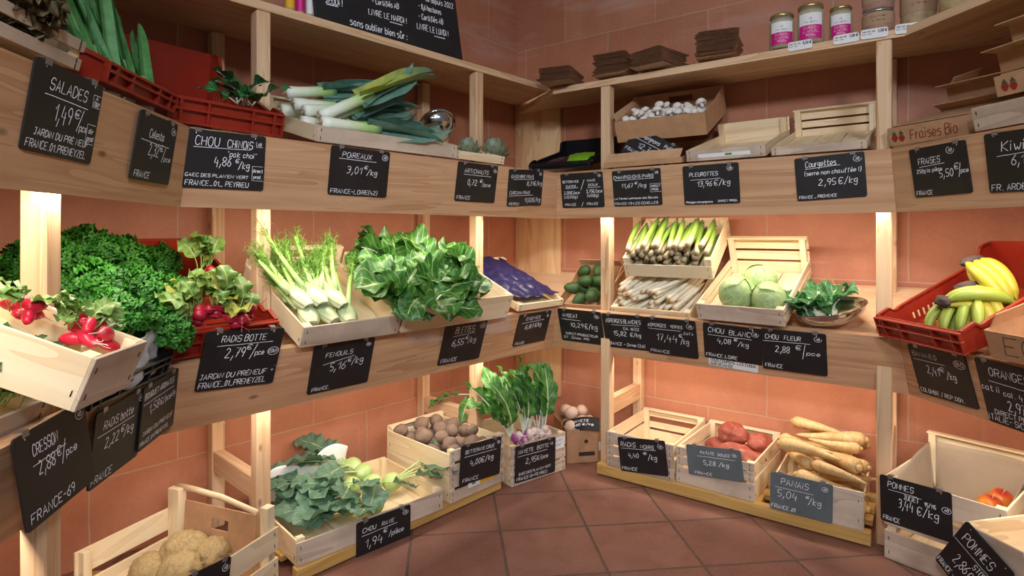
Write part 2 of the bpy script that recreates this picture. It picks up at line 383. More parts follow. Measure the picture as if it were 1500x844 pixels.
def floor_mat():
    m, nt, b = mat('terracotta_floor_tiles')
    tc = nt.nodes.new('ShaderNodeTexCoord'); uv = tc.outputs['UV']
    br = N(nt, 'ShaderNodeTexBrick', Scale=1.0); br.offset = 0.0
    w = tex_noise(nt, uv, 14, 3); wob = N(nt, 'ShaderNodeVectorMath', operation='ADD'); cb = nt.nodes.new('ShaderNodeCombineXYZ')
    for k in (0, 1): nt.links.new(math_(nt, 'MULTIPLY', math_(nt, 'SUBTRACT', w, .5), .012), cb.inputs[k])
    nt.links.new(uv, wob.inputs[0]); nt.links.new(cb.outputs[0], wob.inputs[1]); nt.links.new(wob.outputs[0], br.inputs['Vector'])
    for k, v in (('Mortar Size', .017), ('Mortar Smooth', .15), ('Bias', 0.0), ('Brick Width', 1.0), ('Row Height', 1.0)): br.inputs[k].default_value = v
    br.inputs['Color1'].default_value = S(140, 96, 82); br.inputs['Color2'].default_value = S(124, 82, 70); br.inputs['Mortar'].default_value = S(84, 68, 62)
    big = tex_noise(nt, uv, 3.2, 6, .62, .5); fine = tex_noise(nt, uv, 26, 5, .7)
    col = mixc(nt, math_(nt, 'MULTIPLY', ramp(nt, big, [(.35, (1, 1, 1, 1)), (.6, (0, 0, 0, 1))]).outputs[0], .55), br.outputs['Color'], S(116, 74, 60))
    col = mixc(nt, math_(nt, 'MULTIPLY', ramp(nt, fine, [(.5, (0, 0, 0, 1)), (.75, (1, 1, 1, 1))]).outputs[0], .30), col, S(176, 132, 110))
    nt.links.new(col, b.inputs['Base Color'])
    nt.links.new(ramp(nt, big, [(.3, (.38, .38, .38, 1)), (.7, (.58, .58, .58, 1))]).outputs[0], b.inputs['Roughness'])
    bump(nt, b, math_(nt, 'SUBTRACT', math_(nt, 'MULTIPLY', fine, .15), br.outputs['Fac']), .6, .004); return m
mb = MB(); ang = atan2(.1115, 1); e1 = Vector((cos(ang), sin(ang))); e2 = Vector((-sin(ang), cos(ang)))
vs = [(-2.2, -1.5), (2.4, -1.5), (2.4, 3.5), (-2.2, 3.5)]
uv = [(Vector(p).dot(e1)/.3046-.600, (Vector(p).dot(e2)-2.011)/.284) for p in vs]
mb.add([(x, y, z) for z in (-.05, 0) for x, y in vs], [(3, 2, 1, 0), (4, 5, 6, 7), (0, 1, 5, 4), (1, 2, 6, 5), (2, 3, 7, 6), (3, 0, 4, 7)], uv+uv)
structure(mb.build('floor', floor_mat(), smooth=False))
# the plank that boxes in the corner between the two back walls
a0 = sx2; M = frame(2, a0, WALLS[2], 0)
mb = MB(); mb.box(.002, -.253-a0, -.022, -.001, .17, 1.80, .002)
structure(mb.build('trim_1', wood('corner_plank_wood', S(240, 206, 158), S(206, 156, 104), 2, knots=.05, rings=1.6), M=M))

# ---------------------------------------------------------------- shelving
POSTS = {0: (.262,), 1: (.250, 1.178), 2: (.170, 1.188), 3: (.62,)}
PF = {0: .08, 1: .19, 2: .08, 3: .08}                    # how far the front posts stand behind the front line
TOPZ = {0: 1.722, 1: 1.722, 2: 1.672, 3: 1.672}           # underside of the top shelf at its front edge
def run_prism(mb, i, sec, gap=.0006, mi=0):
    a, u, n = seg(i); k = len(sec)
    v0 = [((corner(i, y)-a).dot(u)+gap, y, z) for y, z in sec]; v1 = [((corner(i+1, y)-a).dot(u)-gap, y, z) for y, z in sec]
    mb.add(v0+v1, [tuple(range(k))[::-1], tuple(range(k, 2*k))]+[(j, (j+1) % k, k+(j+1) % k, k+j) for j in range(k)], None, mi)
UNIT = ('shelving at the left edge nearest the camera, its upper board carrying the SALADES sign',
        'long shelving on the left back wall, its boards carrying the leeks and chard signs',
        'long shelving on the right back wall, its boards carrying the asparagus and cabbage signs',
        'shelving at the right edge, its boards carrying the strawberry and banana signs')
UF = [(.0, 1.301), (.031, 1.100), (.0555, 1.104), (.0247, 1.3045)]
MF = [(.049, .695), (.107, .506), (.131, .513), (.073, .702)]
units = []
for i in range(4):
    t = thing('shelving_unit', 'wooden '+UNIT[i], 'shelving', frame(i, 0, 0, 0), 'wooden shelving round the walls'); units.append(t)
    for nm, sec, m in (('front_board', UF, BOARD), ('front_board', MF, BOARD)):
        mb = MB(); run_prism(mb, i, sec); mb.build(nm, m, t, False)
    def slab(name, m, y0, z0, z1, th, ends=None):
        """a board from the front line y0 back to the wall, z0 at its front underside, z1 at the wall"""
        Mi = frame(i, 0, 0, 0).inverted(); f0, f1 = corner(i, y0), corner(i+1, y0)
        if i == 0: b0, b1 = W(1, -.95, WALLS[1]-.003, 0), corner3(1, WALLS[1]-.003)
        elif i == 3: b0, b1 = corner3(3, WALLS[2]-.003), W(2, 2.15, WALLS[2]-.003, 0)
        elif i == 1: b0, b1 = corner3(1, WALLS[1]-.003), cornerx(WALLS[1]-.003, WALLS[2]-.003)
        else: b0, b1 = cornerx(WALLS[1]-.003, WALLS[2]-.003), corner3(3, WALLS[2]-.003)
        mb = MB(); c = [(f0, z0), (f1, z0), (b1, z1), (b0, z1)]
        mb.add([Mi @ Vector((p.x, p.y, z+d)) for d in (0, th) for p, z in c], [(3, 2, 1, 0), (4, 5, 6, 7), (0, 1, 5, 4), (1, 2, 6, 5), (2, 3, 7, 6), (3, 0, 4, 7)])
        mb.build(name, m, t, False)
    slab('tray', PLY, .034, 1.262, 1.372, .018)
    slab('tray', PLY, .082, .640, .800 if i < 2 else .812, .018)
    slab('top_shelf', PINE[0], PF[i]-.001, TOPZ[i]+.001, TOPZ[i]+.026, .027)
    wl = {0: .46, 1: WALLS[1]-.003, 2: WALLS[2]-.003, 3: .46}[i]
    for s in POSTS[i]:
        for y0, y1, top, nm in ((PF[i], PF[i]+.045, TOPZ[i], 'front_post'), (wl-.045, wl, TOPZ[i]+.018, 'back_post')):
            mb = MB(); mb.box(s, s+.044, y0, y1, 0, top, .003); mb.build(nm, PINE[2], t, False)
        for z in (.316 if i > 1 else .272,):
            mb = MB(); mb.box(s+.004, s+.040, PF[i]+.045, wl-.045, z-.072, z, .003); mb.build('rail', PINE[1], t, False)
# low platforms of yellow pine under the crates
def platform(i, s0, s1, y0, z, label, cuts):
    t = thing('platform', label, 'platform', frame(i, s0, 0, 0), 'low crate platforms on the floor'); L = s1-s0
    mb = MB(); mb.box(0, L, y0, y0+.034, .004, z, .002); mb.build('front_plank', YEL[0], t, False)
    for a, b in ((.140, .20), (.245, .305), (.345, .405)):
        mb = MB(); mb.box(.002, L-.002, a, b, z-.018, z, .001); mb.build('slat', YEL[0], t, False)
    for s in cuts:
        mb = MB(); mb.box(s-s0, s-s0+.05, y0+.035, .41, 0, z-.0185, .001); mb.build('bearer', YEL[1], t, False)
        mb = MB(); mb.box(s-s0, s-s0+.05, y0+.035, .1395, z-.018, z, .001); mb.build('block', YEL[1], t, False)
platform(1, .300, 1.165, .030, .040, 'long yellow pine platform under the kohlrabi and beet crates', (.42, .70, .94))
platform(2, .172, 1.176, .040, .048, 'long yellow pine platform under the black radish and parsnip crates', (.34, .78, 1.08))
platform(0, .36, .95, .020, .045, 'short pine platform under the celeriac crate at the left', (.5, .8))

# ---------------------------------------------------------------- crates and boxes
def crate(M, label, w, d, h, hb=None, front=((0, 1),), sides=((0, 1),), back=((0, 1),), grey=True, toprail=True, group='wooden crates on the shelves', fh=None, post=.022, floor=True, handle=None, tall=0):
    """slatted fruit crate: open top, four corner posts; origin at the front left bottom corner"""
    t = thing('wooden_crate', label, 'crate', M, group); hb = hb or h; fh = fh or h; k = .0065; F = CRG if grey else CRW
    for x0, x1 in ((k, k+post), (w-k-post, w-k)):
        mb = MB(); mb.box(x0, x1, k+.0003, k+post, .007, h, .001); mb.build('corner_post', CRW[2], t, False)
        mb = MB(); mb.box(x0, x1, d-k-post, d-k-.0003, .007, hb, .001); mb.build('corner_post', CRW[2], t, False)
    mb = MB()
    for a, b in front: mb.box(0, w, 0, k, a*fh+.0005, b*fh-.0005, .0008)
    fpo = mb.build('front_panel', F[0], t, False)
    mb = MB()
    for a, b in back: mb.box(0, w, d-k, d, a*hb+.0005, b*hb-.0005, .0008)
    mb.build('back_panel', CRW[0], t, False)
    for x0, x1 in ((0, k), (w-k, w)):
        mb = MB()
        for a, b in sides: mb.box(x0, x1, k+.0002, d-k-.0002, a*h+.0005, b*h-.0005, .0008)
        mb.build('side_panel', CRW[1], t, False)
    if toprail:
        mb = MB(); mb.box(.001, w-.001, d-.026, d-.0005, hb, hb+.007, .001); mb.build('top_rail', CRW[0], t, False)
    if floor:
        mb = MB(); g = (w-2*k-.002)/3
        for j in range(3): mb.box(k+.001+j*g+.002, k+.001+(j+1)*g-.002, k+.001, d-k-.001, 0, .006, .0008)
        mb.build('base', CRW[1], t, False)
    mb = MB()
    for a, b in front:
        for x in (.012, w-.016):
            for z in (a*fh+.25*(b-a)*fh, a*fh+.75*(b-a)*fh): mb.box(x, x+.0018, -.0012, .0005, z-.005, z+.005, .0002)
    for a, b in sides:
        for y in (.014, d-.02):
            for x0 in (-.0012, w-.0005): mb.box(x0, x0+.0017, y, y+.0018, (a+.3*(b-a))*h-.005, (a+.3*(b-a))*h+.005, .0002)
    mb.build('staples', STAPLE, fpo, False)
    if tall:
        for y0, y1 in ((k+.0003, k+.028), (d-k-.044, d-k-.0003)):
            mb = MB(); mb.box(w-k-post-.006, w-k, y0, y1, .007, tall, .001); mb.build('corner_post', CRW[2], t, False)
    if handle:
        mb = MB(); mb.tube(handle, [.006]*len(handle), 6, flat=1.6); mb.build('handle', CRW[1], t)
    return t
def prof(y, pts):
    for (a, za), (b, zb) in zip(pts, pts[1:]):
        if y <= b: return za+(zb-za)*(y-a)/(b-a)
    return pts[-1][1]
def plastic_crate(M, label, w, d, h, hb, m=None, group='plastic crates on the shelves', name='plastic_crate', slots=(.10, .36)):
    """display crate: low ribbed front, sides that climb to a tall back, slotted lower sides"""
    m = m or REDP; t = thing(name, label, 'crate', M, group); k = .004
    top = [(0, h), (.045, h+.010), (.060, h-.006), (.085, h+.002), (d-.065, hb-.045), (d-.045, hb-.006), (d-.03, hb), (d, hb)]
    for x0 in (0, w-k):
        mb = MB(); n = 48; ys = [d*j/n for j in range(n+1)]
        for j in range(n):
            y0, y1 = ys[j], ys[j+1]; ym = (y0+y1)/2; a, b = prof(y0, top), prof(y1, top)
            if slots[0] < ym < d-.05 and j % 2 == 0:
                z0, z1 = .014, min(a, b)*.50
                mb.prism([(y0, 0), (y1, 0), (y1, z0), (y0, z0)], 0, x0, x0+k); mb.prism([(y0, z1), (y1, z1), (y1, b), (y0, a)], 0, x0, x0+k)
            else: mb.prism([(y0, 0), (y1, 0), (y1, b), (y0, a)], 0, x0, x0+k)
        mb.build('side_panel', m, t, False)
        mb = MB(); xo = x0-.007 if x0 == 0 else x0
        rim = [(y, prof(y, top)) for y in [d*j/40 for j in range(41)]]
        for (y0, z0), (y1, z1) in zip(rim, rim[1:]): mb.prism([(y0, z0-.007), (y1, z1-.007), (y1, z1+.002), (y0, z0+.002)], 0, xo, xo+.011)
        mb.build('rim', m, t, False)
    mb = MB(); mb.box(0, w, d-k, d, 0, hb, .0005)
    mb.box(-.007, w+.007, d-.001, d+.009, hb-.012, hb+.002, .002)
    for x in (.05, .10, w-.10, w-.05): mb.box(x-.003, x+.003, d, d+.006, 0, hb-.012, .0005)
    mb.build('back_panel', m, t, False)
    mb = MB(); mb.box(0, w, 0, k, 0, h, .0005)
    for z in (.0, h*.5, h-.008): mb.box(-.006, w+.006, -.012, .0005, z, z+.006, .001)
    for x in (-.006, .022, .024+.0*w, w*.3, w*.7, w-.028, w): mb.box(x, x+.005, -.0115, 0, .002, h-.004, .0005)
    mb.build('front_panel', m, t, False)
    mb = MB()
    for j in range(12): mb.box(k, w-k, .006+j*(d-.012)/12, .006+(j+.72)*(d-.012)/12, 0, .004, .0005)
    mb.box(w*.48, w*.52, k, d-k, 0, .0035, .0005); mb.build('base', m, t, False); return t
def carton(M, label, w, d, h, hb=None, flaps=(), holes=True, m=None, group='cardboard cartons', name='cardboard_box', marks=None):
    """open carton tray of folded board; flaps = (side, lean in degrees, length)"""
    t = thing(name, label, 'box', M, group); m = m or CARD; k = .004; hb = hb or h
    mb = MB(); mb.box(0, w, 0, k, 0, h, .0006); mb.build('front_wall', m, t, False)
    mb = MB()
    if holes:
        a, b, z0, z1 = w*.36, w*.64, hb*.62, hb*.84
        for q in ((0, w, 0, z0), (0, w, z1, hb), (0, a, z0, z1), (b, w, z0, z1)): mb.box(q[0], q[1], d-k, d, q[2], q[3], .0001)
    else: mb.box(0, w, d-k, d, 0, hb, .0006)
    mb.build('back_wall', m, t, False)
    for x0 in (0, w-k):
        mb = MB(); mb.prism([(k, 0), (d-k, 0), (d-k, hb), (d*.55, h+.2*(hb-h)), (k, h)], 0, x0, x0+k); mb.build('side_wall', m, t, False)
    mb = MB(); mb.box(k, w-k, k, d-k, 0, k, .0005); mb.build('base', CARDIN, t, False)
    for sd, lean, ln in flaps:
        mb = MB(); c = radians(lean)
        if sd == 'F': mb.obox((w/2, k/2, h), (w/2, k/2-ln*sin(c), h+ln*cos(c)), w*.96, k*.8, (0, cos(c), sin(c)))
        if sd == 'B': mb.obox((w/2, d-k/2, hb), (w/2, d-k/2-ln*sin(c), hb+ln*cos(c)), w*.96, k*.8, (0, cos(c), sin(c)))
        if sd == 'L': mb.obox((k/2, d/2, h), (k/2+ln*sin(c), d/2, h+ln*cos(c)), d*.9, k*.8, (cos(c), 0, -sin(c)))
        if sd == 'R': mb.obox((w-k/2, d/2, h), (w-k/2-ln*sin(c), d/2, h+ln*cos(c)), d*.9, k*.8, (cos(c), 0, sin(c)))
        mb.build('flap', CARDIN, t, False)
    return t
SL2 = ((0, .45), (.55, 1)); SLB = ((.06, .40), (.55, 1))
# mid tray, left to right
K = {}
K['front_left'] = frame(0, .100, -.062, .750, tilt=22); crate(K['front_left'], 'pale wooden crate of pink radishes tilted on the left middle shelf', .158, .34, .090, sides=((0, 1),), grey=True)
K['cress'] = frame(0, -.060, .080, .698, tilt=19); crate(K['cress'], 'pale wooden crate of watercress cut off by the left picture edge', .315, .36, .040, grey=True)
K['herbs'] = frame(0, .315, .045, .695, tilt=20); plastic_crate(K['herbs'], 'black plastic tray of curly parsley behind the wrapped radish crate', .30, .40, .05, .09, BLKP, name='plastic_tray')
K['radish'] = frame(1, -.055, .048, .712, tilt=20, yaw=8); plastic_crate(K['radish'], 'red plastic crate of round radish bunches beside the parsley', .306, .445, .074, .158)
K['fennel'] = frame(1, .296, .008, .698, tilt=23); crate(K['fennel'], 'pale crate of fennel bulbs on the left middle shelf', .345, .44, .068, .125, back=((.0, .30), (.45, .70), (.82, 1)))
K['chard'] = frame(1, .650, .000, .698, tilt=23); crate(K['chard'], 'wide pale crate filled with chard and a clear film over its front', .515, .43, .100, .108, grey=False, toprail=False)
K['endive'] = frame(1, 1.262, .030, .708, tilt=22); crate(K['endive'], 'shallow crate covered with dark blue paper near the corner', .30, .42, .032, .05, grey=False)
K['avocado'] = frame(2, -.060, .098, .676, tilt=26, yaw=2); carton(K['avocado'], 'open cardboard box of avocados in the shelf corner', .225, .30, .045, .085, flaps=(('B', 25, .04), ('R', -25, .035)))
K['whites'] = frame(2, .222, .094, .671, tilt=25.5); crate(K['whites'], 'low crate of white asparagus behind its chalk sign', .345, .345, .055, grey=False, toprail=False)
K['greens'] = frame(2, .278, .105, .852, tilt=31, yaw=2.5); crate(K['greens'], 'steeply tilted crate of green asparagus above the white asparagus', .365, .335, .088, .092, grey=False, toprail=False, fh=.06)
K['cabbage'] = frame(2, .612, .030, .706, tilt=22.5, yaw=-3.5); crate(K['cabbage'], 'tall backed crate with grey front holding white cabbages', .312, .425, .066, .160, sides=((0, .45), (.55, 1)), back=((.0, .34), (.40, .64), (.70, 1)))
K['banana'] = frame(3, -.030, .0, .706, tilt=19.5, yaw=-3); plastic_crate(K['banana'], 'red plastic crate of bananas on the right middle shelf', .306, .455, .066, .155)
K['orange'] = frame(3, .322, .010, .706, tilt=19, yaw=-3); carton(K['orange'], 'cardboard box with handwritten letters beside the bananas', .30, .36, .078, flaps=(('L', 35, .05),))
# upper tray, left to right
K['lettuce'] = frame(0, -.09, .020, 1.325, tilt=14); crate(K['lettuce'], 'grey wooden crate of brown lettuce above the SALADES sign', .345, .40, .055, front=((0, .40), (.62, 1)))
K['spring'] = frame(0, .320, .018, 1.324, tilt=14, yaw=0); plastic_crate(K['spring'], 'red plastic crate holding upright green leek tops at upper left', .275, .40, .045, .10)
K['pak'] = frame(1, -.050, .012, 1.312, tilt=14, yaw=7); plastic_crate(K['pak'], 'big red plastic crate above the CHOU CHINOIS sign, nearly empty', .304, .44, .068, .205)
K['leek'] = frame(1, .345, .006, 1.306, tilt=15, yaw=-1); crate(K['leek'], 'wide wooden crate of leeks above the POIREAUX sign', .545, .415, .048, .095)
K['artichoke'] = frame(1, .906, .020, 1.310, tilt=15); crate(K['artichoke'], 'small wooden crate of artichokes by the second post', .262, .38, .032, .06, grey=False, toprail=False)
K['black'] = frame(2, -.146, .012, 1.322, tilt=15.5, yaw=5); plastic_crate(K['black'], 'black plastic crate holding beetroot packets in the upper corner', .285, .39, .030, .080, BLKP, slots=(.05, .3))
K['carton'] = frame(2, .219, .014, 1.308, tilt=10); carton(K['carton'], 'low open cardboard box under the mushroom box', .335, .40, .022, .075, flaps=(('F', -50, .05), ('L', 60, .06)), holes=False)
K['mush'] = frame(2, .252, .080, 1.420, tilt=25, yaw=2); carton(K['mush'], 'tilted cardboard box of white mushrooms on the upper right shelf',   .375, .33, .090, .118, flaps=(('L', -15, .03),))
K['oyster'] = frame(2, .574, .014, 1.308, tilt=15.5, yaw=-1); crate(K['oyster'], 'nearly empty wooden crate above the PLEUROTTES sign', .286, .42, .044, .095, grey=True, toprail=False)
K['courgette'] = frame(2, .876, .022, 1.309, tilt=16, yaw=-1); crate(K['courgette'], 'empty slatted crate above the Courgettes sign', .292, .42, .028, .108, back=((0, .30), (.36, .60), (.66, 1)))
K['kiwi'] = frame(3, .275, .010, 1.306, tilt=13); crate(K['kiwi'], 'pale crate above the Kiwi sign at the right edge', .30, .40, .065, grey=True)
# floor level, left to right
K['celeriac'] = frame(1, -.040, -.092, .047, yaw=22); crate(K['celeriac'], 'slatted crate of celeriac with a broken top strip at the lower left', .300, .40, .150, .150, front=((.0, .42), (.56, 1)), sides=((.0, .42),), back=((.0, .42), (.56, 1)), grey=False, toprail=False,
      handle=[(.288, .385, .214), (.287, .30, .212), (.288, .20, .205), (.287, .11, .190), (.280, .06, .187)], tall=.212)
K['kohlrabi'] = frame(1, .305, .045, .041, yaw=-4); crate(K['kohlrabi'], 'long open crate of kohlrabi on the floor platform at left', .535, .40, .080, .080, sides=((0, .97),), fh=.070, toprail=False)
K['beet_low'] = frame(1, .882, .018, .041, yaw=-.5); crate(K['beet_low'], 'lower empty crate under the raw beetroot crate', .285, .40, .099, front=((0, .42), (.52, 1)), toprail=False, grey=True)
K['beet'] = frame(1, .882, .016, .1415, yaw=-.5); crate(K['beet'], 'crate of raw brown beetroots stacked on another crate', .285, .40, .092, front=((0, .42), (.52, 1)), sides=((0, .86),))
K['turnip'] = frame(1, 1.205, .010, .001, yaw=-9); crate(K['turnip'], 'tall crate of bunched turnips beside the corner carton', .300, .36, .164, front=((0, .30), (.35, .62), (.67, 1)), sides=SL2, toprail=False)
K['swede'] = frame(2, .012, .062, .001, yaw=46); carton(K['swede'], 'brown carton of loose turnips on the floor in the corner', .175, .24, .150, flaps=())
K['blackradish'] = frame(2, .2185, .044, .0485, yaw=0); crate(K['blackradish'], 'empty double slatted crate behind the RADIS NOIRS sign', .290, .405, .145, front=((0, .30), (.35, .60), (.65, 1)), sides=((0, .55), (.62, 1)), back=((0, .35), (.42, .62), (.78, 1)))
K['sweet'] = frame(2, .516, .056, .0485, yaw=-2); crate(K['sweet'], 'crate of sweet potatoes between black radish and parsnip crates', .296, .40, .142, front=((0, .44), (.52, .74), (.78, 1)), sides=((0, .55), (.60, 1)))
K['parsnip'] = frame(2, .868, .034, .0485, yaw=1.5); crate(K['parsnip'], 'crate heaped with parsnips at the right end of the platform', .288, .36, .100, fh=.128, sides=((0, .92),), toprail=False)
K['apple'] = frame(3, -.014, -.012, .001, yaw=29); crate(K['apple'], 'tall wooden crate stack with paper liner behind the POMMES JULIET sign', .305, .40, .262, .318, front=((0, .34), (.41, .66), (.70, 1)), sides=((0, .34), (.41, .66), (.70, 1)), back=((0, .6), (.66, 1)))
K['apple2'] = frame(3, .264, -.022, .001, yaw=3); crate(K['apple2'], 'wooden crate at the bottom right corner with the tilted apple sign', .36, .38, .250, front=((0, .40), (.5, 1)), toprail=True)
holder = {}
for k_, m_ in K.items():
    for o_ in C.objects:
        if o_.type == 'EMPTY' and o_.get('category') in ('crate', 'box') and (o_.matrix_world.translation-m_.translation).length < 1e-5: holder[k_] = o_
# ---------------------------------------------------------------- handwriting
GL = {'A': '02 28 42|14 34', 'B': '02 08 38 47 36 05|05 36 44 32 02', 'C': '47 38 18 06 04 12 32 43', 'D': '02 08|08 28 46 44 22 02', 'E': '48 08 02 42|05 35', 'F': '48 08 02|05 35',
      'G': '47 38 18 06 04 12 32 44|44 24', 'H': '02 08|42 48|05 45', 'I': '02 08', 'J': '08 38|28 23 12 03', 'K': '02 08|48 05 42', 'L': '08 02 42', 'M': '02 08 24 48 42', 'N': '02 08 42 48',
      'O': '28 18 06 04 12 32 44 46 38 28', 'P': '02 08|08 38 47 46 35 05', 'Q': '28 18 06 04 12 32 44 46 38 28|24 42', 'R': '02 08|08 38 47 46 35 05|25 42', 'S': '47 38 18 06 15 35 44 32 12 03',
      'T': '08 48|28 22', 'U': '08 04 12 32 44 48', 'V': '08 22 48', 'W': '08 12 25 32 48', 'X': '02 48|08 42', 'Y': '08 25 48|25 22', 'Z': '08 48 02 42',
      'a': '36 16 05 03 12 33|36 33 42', 'b': '08 02|05 26 35 33 22 02', 'c': '35 16 05 03 12 33', 'd': '38 32|35 16 05 03 12 33', 'e': '04 34 35 26 16 05 03 12 33', 'f': '37 28 17 12 11|06 26',
      'g': '36 16 05 04 13 34|36 31 20 01', 'h': '08 02|04 16 26 35 32', 'i': '06 02|07 08', 'j': '16 11 00|17 18', 'k': '08 02|36 04 32', 'l': '08 03 12', 'm': '06 02|04 16 25 22|24 36 45 42',
      'n': '06 02|04 16 26 35 32', 'o': '26 16 05 03 12 22 33 35 26', 'p': '06 00|05 26 35 33 22 03', 'q': '36 30|35 16 05 03 12 33', 'r': '06 02|04 16 26', 's': '36 16 05 34 33 22 02', 't': '18 13 22 33|06 36',
      'u': '06 03 12 33|36 32', 'v': '06 22 46', 'w': '06 12 24 32 46', 'x': '06 32|02 36', 'y': '06 13 34|36 31 10', 'z': '06 36 02 32',
      '0': '28 18 06 04 12 22 34 36 28', '1': '06 28 22', '2': '07 18 28 37 36 02|02 42', '3': '07 18 28 37 36 15|15 35 34 22 02', '4': '18 04 44|36 31', '5': '38 08 05|05 25 34 33 22 02',
      '6': '38 16 04 03 12 22 33 34 25 05', '7': '08 38 12|15 35', '8': '28 18 07 06 34 33 22 12 03 04 36 37 28', '9': '36 35 15 06 07 18 28 37 36 22', '€': '47 38 18 06 04 12 32 43|05 35|04 34',
      '/': '01 39', ',': '13 00', '.': '12 22', '-': '05 35', '_': '02 42', '(': '19 07 03 11', ')': '09 17 13 01', '!': '08 04|03 02', '"': '08 07|18 17', "'": '08 07', ':': '02 03|05 06',
      '\u00e9': '04 34 35 26 16 05 03 12 33|17 29', '\u00ea': '04 34 35 26 16 05 03 12 33|07 19 27', '\u00e8': '04 34 35 26 16 05 03 12 33|09 17', '\u00fb': '06 03 12 33|36 32|07 19 27', '\u00c9': '48 08 02 42|05 35|19 29', '\u00ef': '06 02|07 08|17 18'}
SHARP = set('AEFHIKLMNTVWXYZ147/_-\u00c9')
def ribbon(mb, pts, w, y):
    n = len(pts); L = []
    for j in range(n):
        a, b = pts[max(j-1, 0)], pts[min(j+1, n-1)]; d = Vector((b[0]-a[0], b[1]-a[1])); d = d.normalized() if d.length > 1e-9 else Vector((1, 0))
        L.append((pts[j][0]-d.y*w/2, pts[j][1]+d.x*w/2, pts[j][0]+d.y*w/2, pts[j][1]-d.x*w/2))
    vs = []
    for q in L: vs += [(q[0], y, q[1]), (q[2], y, q[3])]
    mb.add(vs, [(2*j, 2*j+1, 2*j+3, 2*j+2) for j in range(n-1)])
def smooth(p):
    if len(p) < 3: return p
    out = []
    for j in range(len(p)-1):
        a, b, c, d = p[max(j-1, 0)], p[j], p[j+1], p[min(j+2, len(p)-1)]
        for t in (0, .34, .67):
            out.append(tuple(.5*((2*b[k])+(-a[k]+c[k])*t+(2*a[k]-5*b[k]+4*c[k]-d[k])*t*t+(-a[k]+3*b[k]-3*c[k]+d[k])*t**3) for k in (0, 1)))
    return out+[p[-1]]
def write(mb, s, x0, x1, y, h, w=.0013, jit=.15, dep=-.0034, fall=0):
    """one line of handwriting from x0 to x1, capitals h tall, standing on height y"""
    sh = []; x = 0.0
    for ch in s:
        if ch == ' ': x += 2.6; continue
        g = GL.get(ch)
        if not g: continue
        st = [[(int(p[0]), int(p[1])) for p in k.split()] for k in g.split('|')]; wd_ = max(p[0] for k in st for p in k)
        dx, dy, k2 = rnd.uniform(-.15, .15), rnd.uniform(-.35, .35)*jit*2, rnd.uniform(.9, 1.1)
        for k in st:
            p = [(x+a*k2+(b-2)*.13+dx+rnd.uniform(-1, 1)*jit*.4, b-2+dy+rnd.uniform(-1, 1)*jit*.4) for a, b in k]
            sh.append(smooth(p) if (ch not in SHARP and len(p) > 2) else p)
        x += wd_*k2+(1.5 if wd_ else 2.2)
    x = max(x-1.2, 1); kx = (x1-x0)/x; kz = h/6
    for p in sh: ribbon(mb, [(x0+a*kx, y+b*kz+fall*(a/x)) for a, b in p], w, dep)
def organic(mb, x, y, s, w=.0012, box=False, full=False):
    """the ringed AB mark in the upper right of most signs"""
    write(mb, 'AB', x-s*.5, x+s*.5, y-s*.35, s*.75, w, .1)
    n = 14; a0, a1 = (.55*pi, 2.05*pi) if not full else (0, 2*pi)
    pts = [(x+s*1.05*cos(a0+(a1-a0)*j/n), y+s*.85*sin(a0+(a1-a0)*j/n)) for j in range(n+1)]
    if box: pts = [(x-s*.9, y+s*.7), (x-s*.9, y-s*.7), (x+s*.9, y-s*.7)]
    ribbon(mb, pts, w, -.0034)
